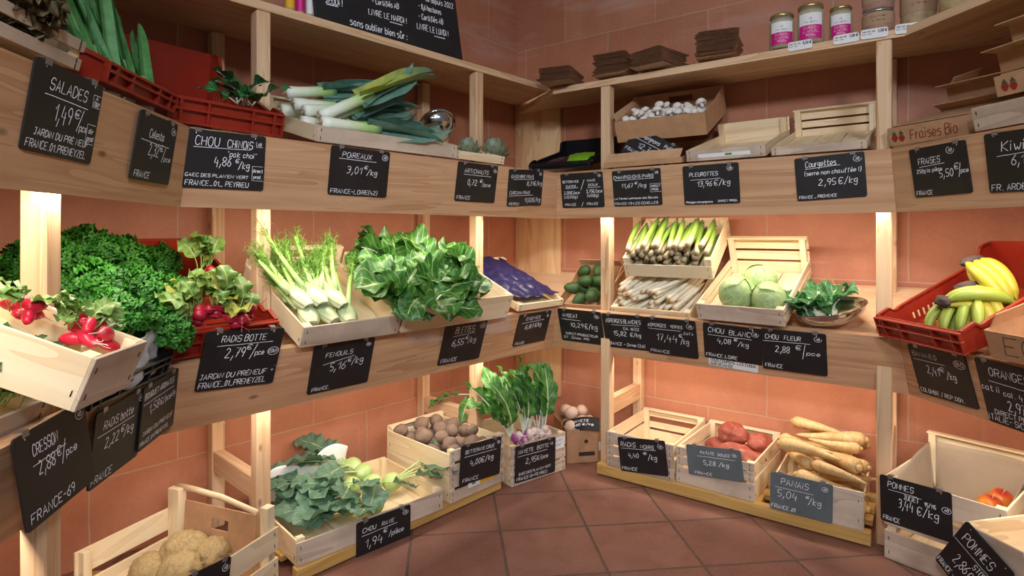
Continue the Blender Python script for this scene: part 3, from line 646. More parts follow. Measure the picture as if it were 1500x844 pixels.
def price_sign(label, M, w, h, lines, mark=None, board=None, clips=(.16, .84), bend=0, arm=.012, group='chalk price signs', ink=None, name='price_sign', cat='sign', eyes=True):
    """slate with rounded corners; origin at its centre, facing -y; lines are (text, x0, x1, baseline, cap height) in shares of the sign"""
    t = thing(name, label, cat, M, group); r = .007; mb = MB(); out = []
    for cx_, cz, a in ((w/2-r, h/2-r, 0), (-w/2+r, h/2-r, pi/2), (-w/2+r, -h/2+r, pi), (w/2-r, -h/2+r, 1.5*pi)):
        out += [(cx_+r*cos(a+k*pi/10), cz+r*sin(a+k*pi/10)) for k in range(6)]
    if bend:
        def fn(u, v):
            x = (u-.5)*w; z = (v-.5)*h; return (x, -.0015, z-bend*(2*u-1)**2)
        def fb(u, v):
            q = fn(1-u, v); return (q[0], .0015, q[2])
        mb.grid(fn, 14, 4); mb.grid(fb, 14, 4)
    else: mb.prism(out, 1, -.0026, .0010)
    bo = mb.build('board', board or SLATE, t, bool(bend))
    if not bend and eyes:
        mb = MB()
        for sx in (-.36, .36):
            mb.lathe([(.0022, 0), (.0022, .0006)], 8, M=Matrix.Translation((sx*w, -.0026, h/2-.009)) @ Matrix.Rotation(pi/2, 4, 'X'))
        mb.build('eyelets', STEEL, bo)
    mb = MB()
    for L in lines:
        s, x0, x1, y, c = L[:5]; X0, X1 = (x0-.5)*w, (x1-.5)*w; Y = (y-.5)*h; th = .0011+.0007*min(1, c/.14)*1.1
        if s == '_': ribbon(mb, [(X0+(X1-X0)*j/6, Y+c*h*j/6+rnd.uniform(-.0004, .0004)) for j in range(7)], .0014, -.0034)
        elif s == '[': ribbon(mb, [(X1, Y+c*h), (X0, Y+c*h), (X0, Y), (X1, Y)], .0011, -.0034)
        elif s == 'o': ribbon(mb, [((X0+X1)/2+(X1-X0)/2*cos(2*pi*j/18), Y+c*h/2*sin(2*pi*j/18)) for j in range(19)], .0012, -.0034)
        else: write(mb, s, X0, X1, Y, c*h, th)
    if mark: organic(mb, (mark[0]-.5)*w, (mark[1]-.5)*h, mark[2]*h, box=len(mark) > 3 and mark[3] == 'b', full=len(mark) > 3 and mark[3] == 'f')
    if bend:
        for v in mb.v: v.z -= bend*(2*(v.x/w+.5)-1)**2; v.y += .0012
    if mb.v: mb.build('lettering', ink or CHALK, bo, False)
    for c in clips:
        mb = MB(); x = (c-.5)*w; mb.box(x-.008, x+.008, -.0034, -.0026, h/2-.006, h/2+.004, .0003); mb.box(x-.008, x+.008, -.0034, arm, h/2+.0035, h/2+.0045, .0003)
        mb.build('clip', CLIPM, t, False)
    return t
def quad_sign(label, plane, quad, lines, mark=None, **kw):
    """places a sign on a plane (point, normal facing the room, up) where its four corners fall"""
    p, n, up = plane; q = [on_plane(x, y, p, n) for x, y in quad]
    if len(q) == 4: xa = ((q[1]-q[0])+(q[2]-q[3]))/2; za = ((q[0]-q[3])+(q[1]-q[2]))/2; c = sum(q, Vector())/4
    w, h = xa.length, za.length; x = xa.normalized(); y = -n; z = x.cross(y).normalized()
    return price_sign(label, Matrix(((x.x, y.x, z.x, c.x), (x.y, y.y, z.y, c.y), (x.z, y.z, z.z, c.z), (0, 0, 0, 1))), w, h, lines, mark, **kw)
def board_plane(i, up, off=.0016):
    y0, z0, y1, z1 = (0, 1.301, .031, 1.100) if up else (.049, .695, .107, .506)
    u, n = seg(i)[1:]; d = (W(i, 0, y1, z1)-W(i, 0, y0, z0)).normalized(); nn = Vector((u.x, u.y, 0)).cross(d).normalized()
    if nn.dot(Vector((n.x, n.y, 0))) > 0: nn = -nn
    return W(i, 0, y0, z0)+nn*off, nn, -d
def crate_plane(M, off=.004):
    nn = -(M.to_3x3() @ Vector((0, 1, 0))).normalized(); return M.translation+nn*off, nn, None
U = [board_plane(i, True) for i in range(4)]; D = [board_plane(i, False) for i in range(4)]
U2 = [board_plane(i, True, .0062) for i in range(4)]; D2 = [board_plane(i, False, .0062) for i in range(4)]
def hung_plane(i, lean, off):
    """where a sign hangs from the middle board's top edge, less slanted than the board"""
    u, n = seg(i)[1:]; nn = (Vector((-n.x, -n.y, 0))*cos(lean)-Vector((0, 0, 1))*sin(lean)).normalized(); return W(i, 0, .049, .695)+nn*off, nn, None
sg = 'black chalk sign reading '
quad_sign(sg+'SALADES on the upper left board', U[0], ((42.5, 77.8), (145.6, 125), (135, 241), (35.4, 218.8)),
          [('SALADES', .22, .76, .72, .13), ('_', .17, .80, .655, -.01), ('1,49', .34, .58, .40, .19), ('€', .62, .70, .50, .10), ('/', .68, .74, .38, .20), ('pce', .72, .84, .36, .09), ('JARDiN DU PRÉ NEUF', .12, .90, .19, .075), ('FRANCE.01.PREMEYZEL', .04, .88, .05, .085),
           ('[', .86, .98, .70, .15), ('A', .90, .94, .79, .05), ('COUV', .88, .97, .72, .05), ('[', .84, .97, .24, .24), ('dir', .87, .95, .37, .06), ('prod', .86, .96, .28, .06)])
quad_sign(sg+'Celeste lettuce at a lopsided angle beside SALADES', U2[0], ((208, 162), (263.8, 185), (240.6, 270), (185, 260)),
          [('Celesta', .28, .66, .66, .12), ('_', .10, .84, .60, -.02), ('2,32', .32, .58, .40, .17), ('€', .60, .68, .50, .09), ('/', .68, .74, .36, .18), ('pce', .74, .92, .36, .08), ('FRANCE', .06, .44, .05, .09)], (.90, .86, .07))
quad_sign(sg+'CHOU CHINOIS pak choi under the red crate', U[1], ((268.8, 186.5), (389, 200.6), (385, 279.5), (266, 274.5)),
          [('CHOU', .13, .41, .74, .15), ('CHiNOiS', .51, .83, .745, .13), ('_', .11, .80, .705, .02), ('"pak choi"', .52, .88, .58, .09), ('4,86', .36, .56, .41, .15), ('€', .62, .67, .48, .07), ('/kg', .66, .80, .38, .12), ('GAEC DES PLAN\'EN VERT', .03, .79, .20, .055), ('FRANCE_01_ PEYRiEU', .03, .80, .05, .085),
           ('[', .84, .99, .18, .26), ('direct', .84, .98, .33, .06), ('prod.', .86, .97, .22, .06)], (.92, .84, .065, 'b'))
quad_sign(sg+'POIREAUX below the leeks', U[1], ((486.6, 212.7), (571.5, 223), (565, 289.7), (478.4, 284.3)),
          [('POiREAUX', .18, .67, .79, .10), ('_', .13, .76, .755, -.01), ('3,01', .27, .52, .47, .14), ('€', .56, .62, .58, .07), ('/kg', .61, .79, .46, .11), ('FRANCE-LOiRE(42)', .03, .82, .04, .085)], (.91, .86, .07, 'f'))
quad_sign(sg+'ARTICHAUTS near the second left post', U[1], ((674.7, 236.5), (731.9, 244.3), (720.6, 296.8), (662, 293.7)),
          [('ARTiCHAUTS', .16, .76, .74, .10), ('_', .15, .84, .69, 0), ('0,72', .26, .50, .43, .14), ('€', .56, .63, .52, .07), ('/pce', .62, .84, .42, .09), ('FRANCE', .03, .36, .05, .09)], (.93, .86, .06))
quad_sign(sg+'GINGEMBRE and CURCUMA with two prices', U[1], ((746, 247.7), (796, 249.5), (791.6, 300.6), (742, 302.8)),
          [('GiNGEMBRE FRAiS', .06, .70, .77, .08), ('_', .12, .72, .73, .01), ('8,31€/kg', .52, .97, .57, .11), ('CURCUMA FRAiS', .04, .62, .33, .08), ('_', .02, .72, .28, .02), ('11,02€/kg', .48, .95, .11, .11), ('PÉROU', .04, .32, .03, .07)], (.91, .90, .06, 'b'))
quad_sign(sg+'BETTERAVES CUITES and MAIS DOUX in two columns', U[2], ((818.9, 255.5), (881.3, 251.2), (887, 303.2), (826.8, 304.6)),
          [('BETTERAVES', .05, .43, .73, .065), ('CUiTES', .12, .36, .60, .055), ('_', .10, .42, .57, .01), ('/', .48, .56, .55, .22), ('MAiS', .64, .82, .74, .065), ('DOUX', .66, .88, .61, .065), ('_', .64, .94, .57, 0), ('2,00€/pce', .06, .44, .40, .085), ('(x500g)', .06, .38, .28, .075), ('3,75€/pce', .60, .97, .42, .09), ('(x500g)', .62, .88, .30, .075), ('FRANCE', .07, .34, .06, .065), ('/', .47, .51, .04, .10), ('FRANCE', .60, .86, .07, .065)], (.93, .90, .05))
quad_sign(sg+'CHAMPIGNONS PARIS 11,67 on the upper right board', U[2], ((895, 250.9), (965.8, 246.4), (972, 299.7), (901.7, 302.7)),
          [('CHAMPiGNONS PARiS', .03, .86, .77, .085), ('_', .05, .86, .73, .01), ('11,67', .18, .43, .52, .11), ('€', .47, .53, .60, .06), ('/kg', .53, .70, .51, .10), ('[', .78, 1.0, .37, .22), ('DiRECT', .80, .98, .50, .05), ('PROD.', .81, .96, .41, .05), ('La Ferme Lumineuse des Savoie', .02, .92, .19, .055), ('FRANCE-73-LES ECHELLES', .02, .92, .04, .065)], (.93, .90, .055, 'b'))
quad_sign(sg+'PLEUROTTES on the upper right board', U[2], ((998.7, 243.7), (1081.4, 237.9), (1085.3, 297), (1004.4, 300.6)),
          [('PLEUROTTES', .12, .64, .72, .095), ('_', .14, .68, .63, .01), ('13,96', .25, .52, .46, .13), ('€/kg', .56, .84, .47, .13), ('Philippe champignons', .03, .52, .04, .05), ('DiRECT PROD.', .62, .96, .05, .045)], (.85, .88, .07))
quad_sign(sg+'Courgettes with a note in brackets', U[2], ((1163.4, 232.4), (1266.3, 222), (1270.6, 287), (1168.5, 295.5)),
          [('Courgettes', .16, .60, .77, .13), ('_', .15, .66, .73, .03), ('(serre non chauffée !)', .14, .94, .58, .09), ('2,95', .33, .58, .33, .14), ('€/kg', .62, .88, .33, .14), ('FRANCE _ PROVENCE', .03, .58, .05, .065)], (.90, .86, .075))
quad_sign(sg+'FRAISES under the cardboard strawberry boxes', U[3], ((1333, 219.5), (1414.8, 204.4), (1425.3, 282), (1341.2, 289.6)),
          [('FRAiSES', .15, .55, .66, .12), ('_', .16, .62, .61, .02), ('250g la pièce', .10, .56, .49, .075), ('5,50', .50, .74, .36, .14), ('€', .77, .84, .48, .11), ('/', .83, .87, .36, .20), ('pce', .87, .99, .40, .08), ('FRANCE', .04, .34, .04, .085)], (.74, .86, .08))
quad_sign(sg+'Kiwi and ARDECHE, cut by the right edge', U[3], ((1449, 198.4), (1553, 178), (1560, 279), (1444, 280)),
          [('Kiwis', .24, .66, .68, .16), ('_', .16, .74, .60, .04), ('6,15', .36, .62, .44, .16), ('€/kg', .64, .92, .44, .13), ('FR. ARDECHE', .04, .74, .03, .10)], None)
quad_sign(sg+'CRESSON, nearest at the lower left', hung_plane(0, -.10, .012), ((19.2, 646), (124.8, 582.4), (134.4, 705.6), (33.6, 785.6)),
          [('CRESSON', .20, .54, .72, .12), ('_', .18, .64, .62, .02), ('2,88', .24, .46, .50, .14), ('€', .50, .56, .56, .10), ('/', .55, .62, .48, .19), ('pce', .62, .78, .50, .09), ('FRANCE-69', .06, .66, .06, .10)], (.89, .87, .07))
quad_sign(sg+'Radis botte 2,22 second from the left on the middle board', hung_plane(0, .12, .006), ((140.8, 604.8), (211, 568), (200, 665.6), (125.4, 723.8)),
          [('RADiS botte', .16, .76, .72, .11), ('_', .06, .80, .66, .01), ('2,22', .22, .50, .46, .13), ('€', .53, .60, .54, .08), ('/kg', .60, .80, .46, .12), ('FRANCE', .03, .42, .05, .10)], (.92, .88, .06))
quad_sign(sg+'BOUQUET AROMATES at the left bend of the middle board', hung_plane(0, .12, .011), ((212.8, 568), (266, 536), (246.4, 625.6), (196.8, 665.6)),
          [('BOUQUET AROMATES', .04, .86, .80, .09), ('_', .02, .88, .72, .01), ('1,58', .18, .46, .54, .13), ('€/pce', .50, .82, .55, .10), ('JARDiN DU PRÉNEUF', .08, .92, .21, .065), ('FRANCE.01.PREMEYZEL', .02, .82, .07, .065)], (.90, .60, .06))
quad_sign(sg+'RADIS BOTTE 2,79 in front of the red radish crate', D2[1], ((295, 486.8), (408.4, 480.8), (407, 558.7), (291.2, 572.7)),
          [('RADiS BOTTE', .20, .77, .81, .105), ('_', .16, .87, .745, .03), ('2,79', .28, .52, .54, .16), ('€', .54, .60, .66, .08), ('/', .60, .66, .52, .20), ('pce', .66, .78, .55, .09), ('o', .83, .98, .60, .14), ('COUV', .84, .97, .575, .055), ('JARDiN DU PRÉNEUF', .03, .87, .20, .085), ('FRANCE_01_PREMEYZEL', .03, .88, .05, .095), ("'", .97, .98, .28, .05), ('v', .93, .96, .24, .05)], None)
quad_sign(sg+'FENOUILS under the fennel crate', D[1], ((457.4, 508.3), (546.6, 493.9), (540.4, 558.7), (451.4, 577.7)),
          [('FENOUiLS', .20, .64, .73, .09), ('_', .18, .68, .58, .10), ('5,16', .30, .55, .43, .16), ('€', .58, .64, .56, .07), ('/kg', .65, .84, .49, .14), ('FRANCE.', .06, .34, .05, .07)], (.90, .88, .05))
quad_sign(sg+'BLETTES under the chard', D[1], ((648.5, 473.4), (709, 465.6), (706.8, 522.5), (646, 533.9)),
          [('BLETTES', .25, .70, .70, .14), ('_', .22, .74, .64, .03), ('6,55', .23, .50, .42, .14), ('€', .53, .60, .54, .07), ('/kg', .60, .80, .44, .12), ('FRANCE', .05, .42, .05, .085)], (.90, .82, .08, 'f'))
quad_sign(sg+'ENDIVES tilted beside the middle corner', D[1], ((761.5, 461.3), (808.5, 454.6), (796.4, 498.3), (750.2, 508.3)),
          [('ENDiVES', .22, .66, .80, .09), ('_', .12, .80, .72, .02), ('6,87', .24, .50, .52, .13), ('€/kg', .54, .74, .54, .12), ('FRANCE', .04, .32, .04, .08)], (.90, .86, .06, 'b'))
quad_sign(sg+'AVOCAT below the avocados', D[2], ((817.7, 451.5), (881.3, 457.6), (885.1, 505.6), (823, 497.5)),
          [('AVOCAT', .10, .46, .76, .10), ('_', .06, .52, .69, -.01), ('10,29', .26, .56, .47, .12), ('€/kg', .60, .88, .45, .15), ('DiRECT PRODUCTEUR', .12, .86, .21, .065), ('ST. Gilles. PRi', .06, .66, .09, .065)], (.90, .86, .07))
quad_sign(sg+'ASPERGES BLANCHES with a size note', D[2], ((882, 459.2), (946.4, 463.8), (948.7, 513.6), (888.2, 507)),
          [('ASPERGES BLANCHES', .08, .90, .76, .11), ('_', .20, .86, .69, .02), ('CAL 16/22', .48, .84, .57, .075), ('15,82', .22, .54, .38, .13), ('€/kg', .62, .86, .38, .11), ('FRANCE - Drôme (26)', .03, .92, .08, .085)], None)
quad_sign(sg+'ASPERGES VERTES overlapping its left neighbour', D2[2], ((946.4, 463.8), (1019.3, 471), (1023, 525.5), (948.7, 515.9)),
          [('ASPERGES', .05, .42, .76, .085), ('VERTES', .50, .74, .765, .075), ('_', .05, .70, .70, 0), ('CAT ii', .76, .94, .62, .06), ('17,44', .20, .62, .40, .17), ('€', .66, .73, .54, .08), ('/kg', .68, .84, .36, .14), ('FRANCE', .05, .44, .05, .075)], (.89, .85, .08))
quad_sign(sg+'CHOU BLANC with a paper strip below', D[2], ((1028.8, 472.7), (1114, 481.5), (1117.8, 536.5), (1033.5, 522)),
          [('CHOU', .09, .37, .76, .13), ('BLANC', .46, .82, .745, .13), ('_', .08, .84, .68, .0), ('4,08', .24, .48, .48, .13), ('€', .54, .60, .59, .06), ('/kg', .60, .78, .46, .12), ('FRANCE.LOiRE', .03, .58, .06, .09)], (.90, .84, .08))
quad_sign(sg+'CHOU FLEUR in front of the cauliflower bowl', D2[2], ((1113.4, 480.8), (1211, 489.6), (1211.7, 551.2), (1118.5, 538.7)),
          [('CHOU', .07, .28, .77, .11), ('FLEUR', .37, .62, .78, .10), ('_', .03, .76, .71, .02), ('2,88', .22, .44, .46, .15), ('€', .54, .62, .57, .10), ('/', .64, .68, .40, .26), ('pce', .70, .90, .46, .09), ('FRANCE', .04, .32, .06, .09)], (.88, .86, .07))
quad_sign(sg+'BANANES on the right middle board', D[3], ((1332.7, 503.8), (1418.2, 523), (1430.6, 598.4), (1346.2, 573.6)),
          [('BANANES', .06, .50, .79, .09), ('_', .06, .62, .72, 0), ('2,41', .26, .48, .48, .15), ('€', .50, .58, .58, .08), ('/kg', .60, .76, .46, .13), ('COLOMBiE / REP.DOM.', .03, .80, .05, .08), ('o', .78, .97, .80, .15), ('BiO', .81, .94, .77, .07)], None)
quad_sign(sg+'ORANGES, cut by the right picture edge', D[3], ((1440.8, 528), (1536, 549), (1540, 647), (1437.8, 609.6)),
          [('ORANGES', .20, .80, .77, .12), ('_', .16, .90, .68, -.02), ('cat ii', .02, .30, .52, .09), ('cal. 4-6', .36, .76, .50, .08), ('2,97', .38, .64, .28, .15), ('€/kg', .66, .90, .30, .12), ('DiRECT PROD.', .14, .78, .16, .075), ('iTALiE- SiCiLE', .02, .72, .05, .09)], None)
cp = crate_plane
quad_sign(sg+'CHOU RAVE on the kohlrabi crate', cp(K['kohlrabi']), ((522.7, 766), (601.3, 739), (600, 798.7), (520.8, 834)),
          [('CHOU', .10, .34, .74, .095), ('RAVE', .45, .68, .74, .085), ('_', .09, .74, .67, .02), ('1,94', .15, .46, .38, .18), ('€', .48, .55, .57, .08), ('/pièce', .58, .86, .44, .11), ('FRANCE', .03, .40, .06, .08)], (.90, .87, .075))
quad_sign(sg+'BETTERAVE CRUE on the beetroot crate', cp(K['beet']), ((673.4, 654.7), (731.2, 640), (733.9, 692.5), (674.7, 711.5)),
          [('BETTERAVE CRUE', .10, .82, .77, .085), ('_', .08, .88, .70, 0), ('4,00', .22, .48, .45, .13), ('€/kg', .50, .80, .46, .13), ('FRANCE', .06, .44, .06, .085)], (.93, .88, .055))
quad_sign(sg+'NAVETS BOTTE on the turnip crate', cp(K['turnip']), ((752.9, 656), (810.7, 640.5), (815.2, 689.9), (756, 707.5)),
          [('NAVETS', .06, .42, .78, .10), ('BOTTE', .52, .82, .78, .10), ('_', .04, .78, .71, 0), ('2,95', .24, .50, .47, .14), ('€/pce', .52, .80, .49, .10), ('GAEC DES PLAN EN VERT', .08, .88, .19, .065), ('FRANCE-01-PEYRiEU', .03, .78, .05, .08)], (.90, .86, .06, 'b'))
quad_sign(sg+'RADIS NOIRS on the empty slatted crate', cp(K['blackradish']), ((905.9, 639.8), (975.2, 646.4), (978.2, 697.7), (909, 689.3)),
          [('RADiS', .06, .38, .74, .13), ('NOiRS', .48, .76, .73, .10), ('_', .06, .80, .68, .02), ('4,40', .20, .42, .44, .12), ('€', .52, .60, .56, .06), ('/kg', .62, .80, .42, .14), ('FRANCE', .03, .36, .05, .09)], (.90, .83, .08))
quad_sign('grey chalk sign reading PATATE DOUCE on the sweet potato crate', cp(K['sweet']), ((1013.2, 652.7), (1091.8, 662), (1083.6, 704.5), (1001.5, 691.9)),
          [('PATATE', .26, .52, .74, .09), ('DOUCE', .58, .80, .74, .08), ('_', .20, .88, .66, 0), ('5,28', .30, .52, .40, .14), ('/kg', .58, .76, .40, .13), ('FRANCE', .12, .44, .06, .08)], (.88, .82, .07), board=SLATEG)
quad_sign('grey chalk sign reading PANAIS on the parsnip crate', cp(K['parsnip']), ((1136.1, 691.9), (1226.7, 713.3), (1213.1, 764.6), (1121, 741.3)),
          [('PANAiS', .18, .62, .72, .16), ('_', .08, .70, .62, .01), ('5,04', .12, .44, .38, .18), ('€', .58, .64, .50, .06), ('/kg', .62, .82, .36, .16), ('FRANCE.69', .02, .42, .05, .10)], (.88, .84, .07, 'f'), board=SLATEG)
quad_sign(sg+'POMMES JULIET on the tall apple crate', cp(K['apple']), ((1289.8, 694.4), (1399.7, 724.6), (1390.8, 793.4), (1289.8, 760.8)),
          [('POMMES', .12, .49, .78, .12), ('_', .13, .54, .72, .0), ('JULiET', .35, .56, .60, .10), ('_', .44, .60, .69, .02), ('95/115', .64, .79, .58, .08), ('3,44', .27, .48, .40, .18), ('€/kg', .53, .82, .36, .17), ('FRANCE', .04, .28, .05, .09)], (.93, .62, .075, 'f'))
# ---------------------------------------------------------------- vegetables: how each kind is made
def pix(k, px, py, z):
    """point inside a crate (its own coordinates) on the level z that falls on a picture point"""
    M = K[k] if isinstance(k, str) else k
    q = on_plane(px, py, M @ Vector((0, 0, z)), (M.to_3x3() @ Vector((0, 0, 1))).normalized()); return M.inverted() @ q
def place(k, x, y, z, rz=0, rx=0, ry=0, sc=1):
    M = K[k] if isinstance(k, str) else k
    return M @ Matrix.Translation((x, y, z)) @ Matrix.Rotation(rz, 4, 'Z') @ Matrix.Rotation(rx, 4, 'X') @ Matrix.Rotation(ry, 4, 'Y') @ Matrix.Scale(sc, 4)
class Pile:
    """drops things one after another into a crate so that they rest on each other; each thing is a chain of balls"""
    def __init__(s, w, d, z0=.0075, x0=.01, y0=.01): s.b = []; s.w, s.d, s.z0, s.x0, s.y0 = w, d, z0, x0, y0
    def drop(s, chain, tries, rng, xr=None, yr=None, ang=(0, 0), bias=None, hang=0, loose=False):
        best = None
        for _ in range(tries):
            x = rng.uniform(*(xr or (s.x0, s.w-s.x0))); y = rng.uniform(*(yr or (s.y0, s.d-s.y0))); a = rng.uniform(*ang); c, q = cos(a), sin(a)
            pts = [(x+px*c-py*q, y+px*q+py*c, pz, r) for px, py, pz, r in chain]
            if any((loose and (p[0] < .012 or p[0] > s.w+.035)) or (not loose and (p[0] < s.x0+p[3]*(1-hang) or p[0] > s.w-s.x0-p[3]*(1-hang))) or p[1] < s.y0+p[3]*(1-hang) or p[1] > s.d-s.y0-p[3]*(1-hang) for p in pts): continue
            z = max(s.z0+p[3]-p[2] for p in pts)
            for bx, by, bz, br in s.b:
                for p in pts:
                    dd = (bx-p[0])**2+(by-p[1])**2; R = br+p[3]
                    if dd < R*R: z = max(z, bz+sqrt(R*R-dd)-p[2])
            cost = z+(bias(x, y) if bias else 0)
            if best is None or cost < best[0]: best = (cost, x, y, z, a, pts)
        if best is None: return None
        _, x, y, z, a, pts = best; s.b += [(p[0], p[1], p[2]+z, p[3]) for p in pts]; return x, y, z, a
def lump(mb, rx, ry, rz, amp=.12, fr=2.2, seed=0, sub=3, fine=0, M=None, mi=0):
    o = Vector((seed*7.3, seed*3.1, seed*1.7))
    def fn(c):
        k = 1+amp*noise.noise(c*fr+o)+(fine*noise.noise(c*fr*6+o) if fine else 0); return Vector((c.x*rx*k, c.y*ry*k, c.z*rz*k))
    mb.ball(1, sub, fn, M, mi)
SHAPES = {'ovate': lambda u: sin(pi*min(1, u*.98+.02)**.72)**.8, 'broad': lambda u: (min(1, u*3.2)**.6)*(max(0, 1-u**5))**.55, 'strap': lambda u: min(1, .45+u*1.2)*(max(0, 1-u**3.2))**.7,
          'blade': lambda u: (1-.25*u)*(max(0, 1-u**6))**.6, 'spoon': lambda u: (.10+.9*max(0, (u-.28)/.72)**.7)*(max(0, 1-u**6))**.5}
def leaf_mesh(name, mats, L, Wd, shape='ovate', bend=.6, lift=.5, fold=.25, ruffle=.10, freq=4, seed=0, nu=14, nv=8, rib=.0, stalk=0, twist=0, lobes=0):
    """a leaf from the origin along +x, face up; a stalk of its own length comes first; mats = (blade, rib)"""
    mb = MB(); r = random.Random(seed); ph = r.uniform(0, 6); sp = []; p = Vector((0, 0, 0)); n = 24; T = L+stalk
    for j in range(n+1):
        a = lift-bend*(j/n)**1.3; sp.append((p.copy(), a)); p = p+Vector((cos(a), 0, sin(a)))*(T/n)
    def at(t):
        f = min(max(t, 0), .9999)*n; j = int(f); q = f-j; return sp[j][0].lerp(sp[j+1][0], q), sp[j][1]+(sp[j+1][1]-sp[j][1])*q
    k0 = stalk/T
    def fn(u, v):
        v = v*2-1; q, a = at(k0+(1-k0)*u); w = Wd/2*SHAPES[shape](u)
        if lobes: w *= 1-.35*abs(sin(u*lobes*pi))*min(1, abs(v)*1.4)
        av = abs(v); ru = ruffle*Wd*av**1.6*(sin(freq*2*pi*u+ph+(1.7 if v > 0 else 0))+.6*sin(freq*4.3*u+2*ph))
        nz = .05*Wd*noise.noise(Vector((u*5+seed*3.1, v*3, seed)))
        up = Vector((-sin(a), 0, cos(a))); side = Vector((0, 1, 0)); tw = twist*u
        lat = side*cos(tw)+up*sin(tw); nor = up*cos(tw)-side*sin(tw)
        return q+lat*(v*w)+nor*(fold*av*w+(ru if w > 0 else 0)*min(1, w/(Wd*.2))+nz)
    mb.grid(fn, nu, nv, 0)
    if rib:
        ts = [j/12*(.9 if stalk or rib else 1) for j in range(13)]
        mb.tube([at(t)[0]-Vector((0, 0, rib*.55)) for t in ts], [rib*(1-.8*t) for t in ts], 6, 1, flat=.7, u0=.0, u1=.3)
    return mb.mesh(name, mats)
def scatter_leaf(parent, me, M, name='leaf'): return link(name, me, parent, M)
def rot(rz=0, ry=0, rx=0, t=(0, 0, 0), s=1): return Matrix.Translation(t) @ Matrix.Rotation(rz, 4, 'Z') @ Matrix.Rotation(ry, 4, 'Y') @ Matrix.Rotation(rx, 4, 'X') @ Matrix.Scale(s, 4)

M_PARS = leafy('curly_parsley', S(74, 152, 42), S(30, 98, 26), S(110, 170, 70), 0, 0, rough=.5)
M_STEM = plain('green_stem', S(150, 186, 92), .45, .1)
M_RLEAF = leafy('radish_leaf', S(124, 158, 74), S(84, 122, 54), S(176, 194, 120), 5, .045, .06)
M_RLEAF2 = leafy('yellowing_radish_leaf', S(176, 176, 72), S(130, 146, 58), S(206, 202, 124), 5, .045, .06)
M_RAD = skin('red_radish', S(178, 34, 58), S(146, 22, 44), None, .32, scale=30, bumpy=.05)
M_RADF = gradient('pink_white_radish', [(0, S(208, 30, 62)), (.55, S(214, 40, 72)), (.78, S(244, 226, 222)), (1, S(248, 240, 232))], .3)
M_FENB = gradient('fennel_bulb', [(0, S(222, 224, 188)), (.45, S(206, 222, 168)), (1, S(150, 190, 92))], .32, S(200, 222, 160))
M_FENS = gradient('fennel_stalk', [(0, S(214, 230, 176)), (.5, S(170, 206, 110)), (1, S(128, 178, 70))], .35, S(190, 216, 140))
M_FROND = plain('fennel_frond', S(104, 150, 52), .6, .2)
M_CHARD = leafy('chard_leaf', S(84, 138, 54), S(40, 96, 36), S(190, 210, 140), 7, .05, .10, .36, .5)
M_CHARD2 = leafy('chard_leaf_grey_green', S(118, 164, 96), S(74, 124, 68), S(196, 214, 164), 7, .05, .10, .42)
M_CHST = gradient('chard_stalk', [(0, S(238, 240, 224)), (1, S(214, 226, 184))], .32, S(210, 220, 188))
M_KLEAF = leafy('kohlrabi_leaf', S(118, 154, 126), S(78, 118, 96), S(176, 204, 152), 6, .035, .05, .5)
M_KOHL = skin('kohlrabi_bulb', S(196, 216, 146), S(166, 196, 112), S(222, 232, 190), .38, scale=26, bumpy=.08)
M_KST = gradient('kohlrabi_stem', [(0, S(198, 218, 150)), (1, S(140, 176, 104))], .4)
M_TLEAF = leafy('turnip_leaf', S(92, 152, 62), S(48, 108, 40), S(196, 216, 150), 8, .075, .08, .42)
M_TLEAF2 = leafy('yellow_turnip_leaf', S(226, 218, 130), S(190, 196, 100), S(232, 228, 180), 7, .07, .08)
M_TURN = gradient('purple_topped_turnip', [(0, S(236, 222, 206)), (.45, S(230, 204, 200)), (.7, S(172, 88, 150)), (1, S(142, 70, 130))], .36, along=1)
M_SWEDE = skin('white_turnip', S(226, 196, 172), S(200, 160, 138), S(120, 92, 70), .5, scale=40, amount=.2)
M_BEET = skin('raw_beetroot', S(148, 122, 104), S(104, 82, 70), S(180, 156, 134), .85, scale=70, bumpy=.35)
M_SWEET = skin('sweet_potato', S(176, 92, 70), S(140, 64, 54), S(206, 140, 110), .6, scale=44, bumpy=.3)
M_PARSN = skin('parsnip', S(224, 190, 134), S(194, 152, 94), S(160, 116, 66), .55, ringed=44, scale=60, bumpy=.4)
M_CEL = skin('celeriac', S(206, 182, 132), S(158, 126, 80), S(112, 92, 58), .75, scale=50, bumpy=.8)
M_ASP = gradient('green_asparagus', [(0, S(186, 166, 134)), (.16, S(170, 160, 116)), (.32, S(110, 134, 48)), (.85, S(80, 112, 38)), (1, S(62, 74, 46))], .5)
M_ASPB = plain('asparagus_scale', S(118, 120, 88), .5, .2)
M_WASP = gradient('white_asparagus', [(0, S(226, 192, 146)), (.06, S(250, 240, 214)), (.9, S(252, 244, 222)), (1, S(236, 216, 182))], .4)
M_CABB = leafy('white_cabbage', S(184, 204, 142), S(154, 184, 112), S(214, 224, 184), 6, .05, .10, .42, .4, transl=.04)
M_CUT = plain('cut_cabbage_base', S(214, 198, 160), .7, .12, 60)
M_CAUL = leafy('cauliflower_leaf', S(70, 134, 72), S(34, 96, 52), S(186, 214, 150), 8, .07, .09, .5)
M_AVO = skin('avocado', S(62, 96, 46), S(38, 66, 32), S(92, 124, 62), .42, scale=110, bumpy=.5)
M_BAN = skin('banana', S(198, 180, 58), S(172, 160, 54), S(150, 130, 60), .42, scale=12, bumpy=.05, amount=.05)
M_BANG = skin('green_tinged_banana', S(168, 180, 74), S(136, 160, 62), S(120, 130, 50), .42, scale=12, bumpy=.05, amount=.05)
M_CROWN = plain('dark_banana_crown', S(72, 54, 50), .8, .3, 60, bumpy=.4)
M_MUSH = plain('white_mushroom', S(232, 226, 220), .6, .04, 30)
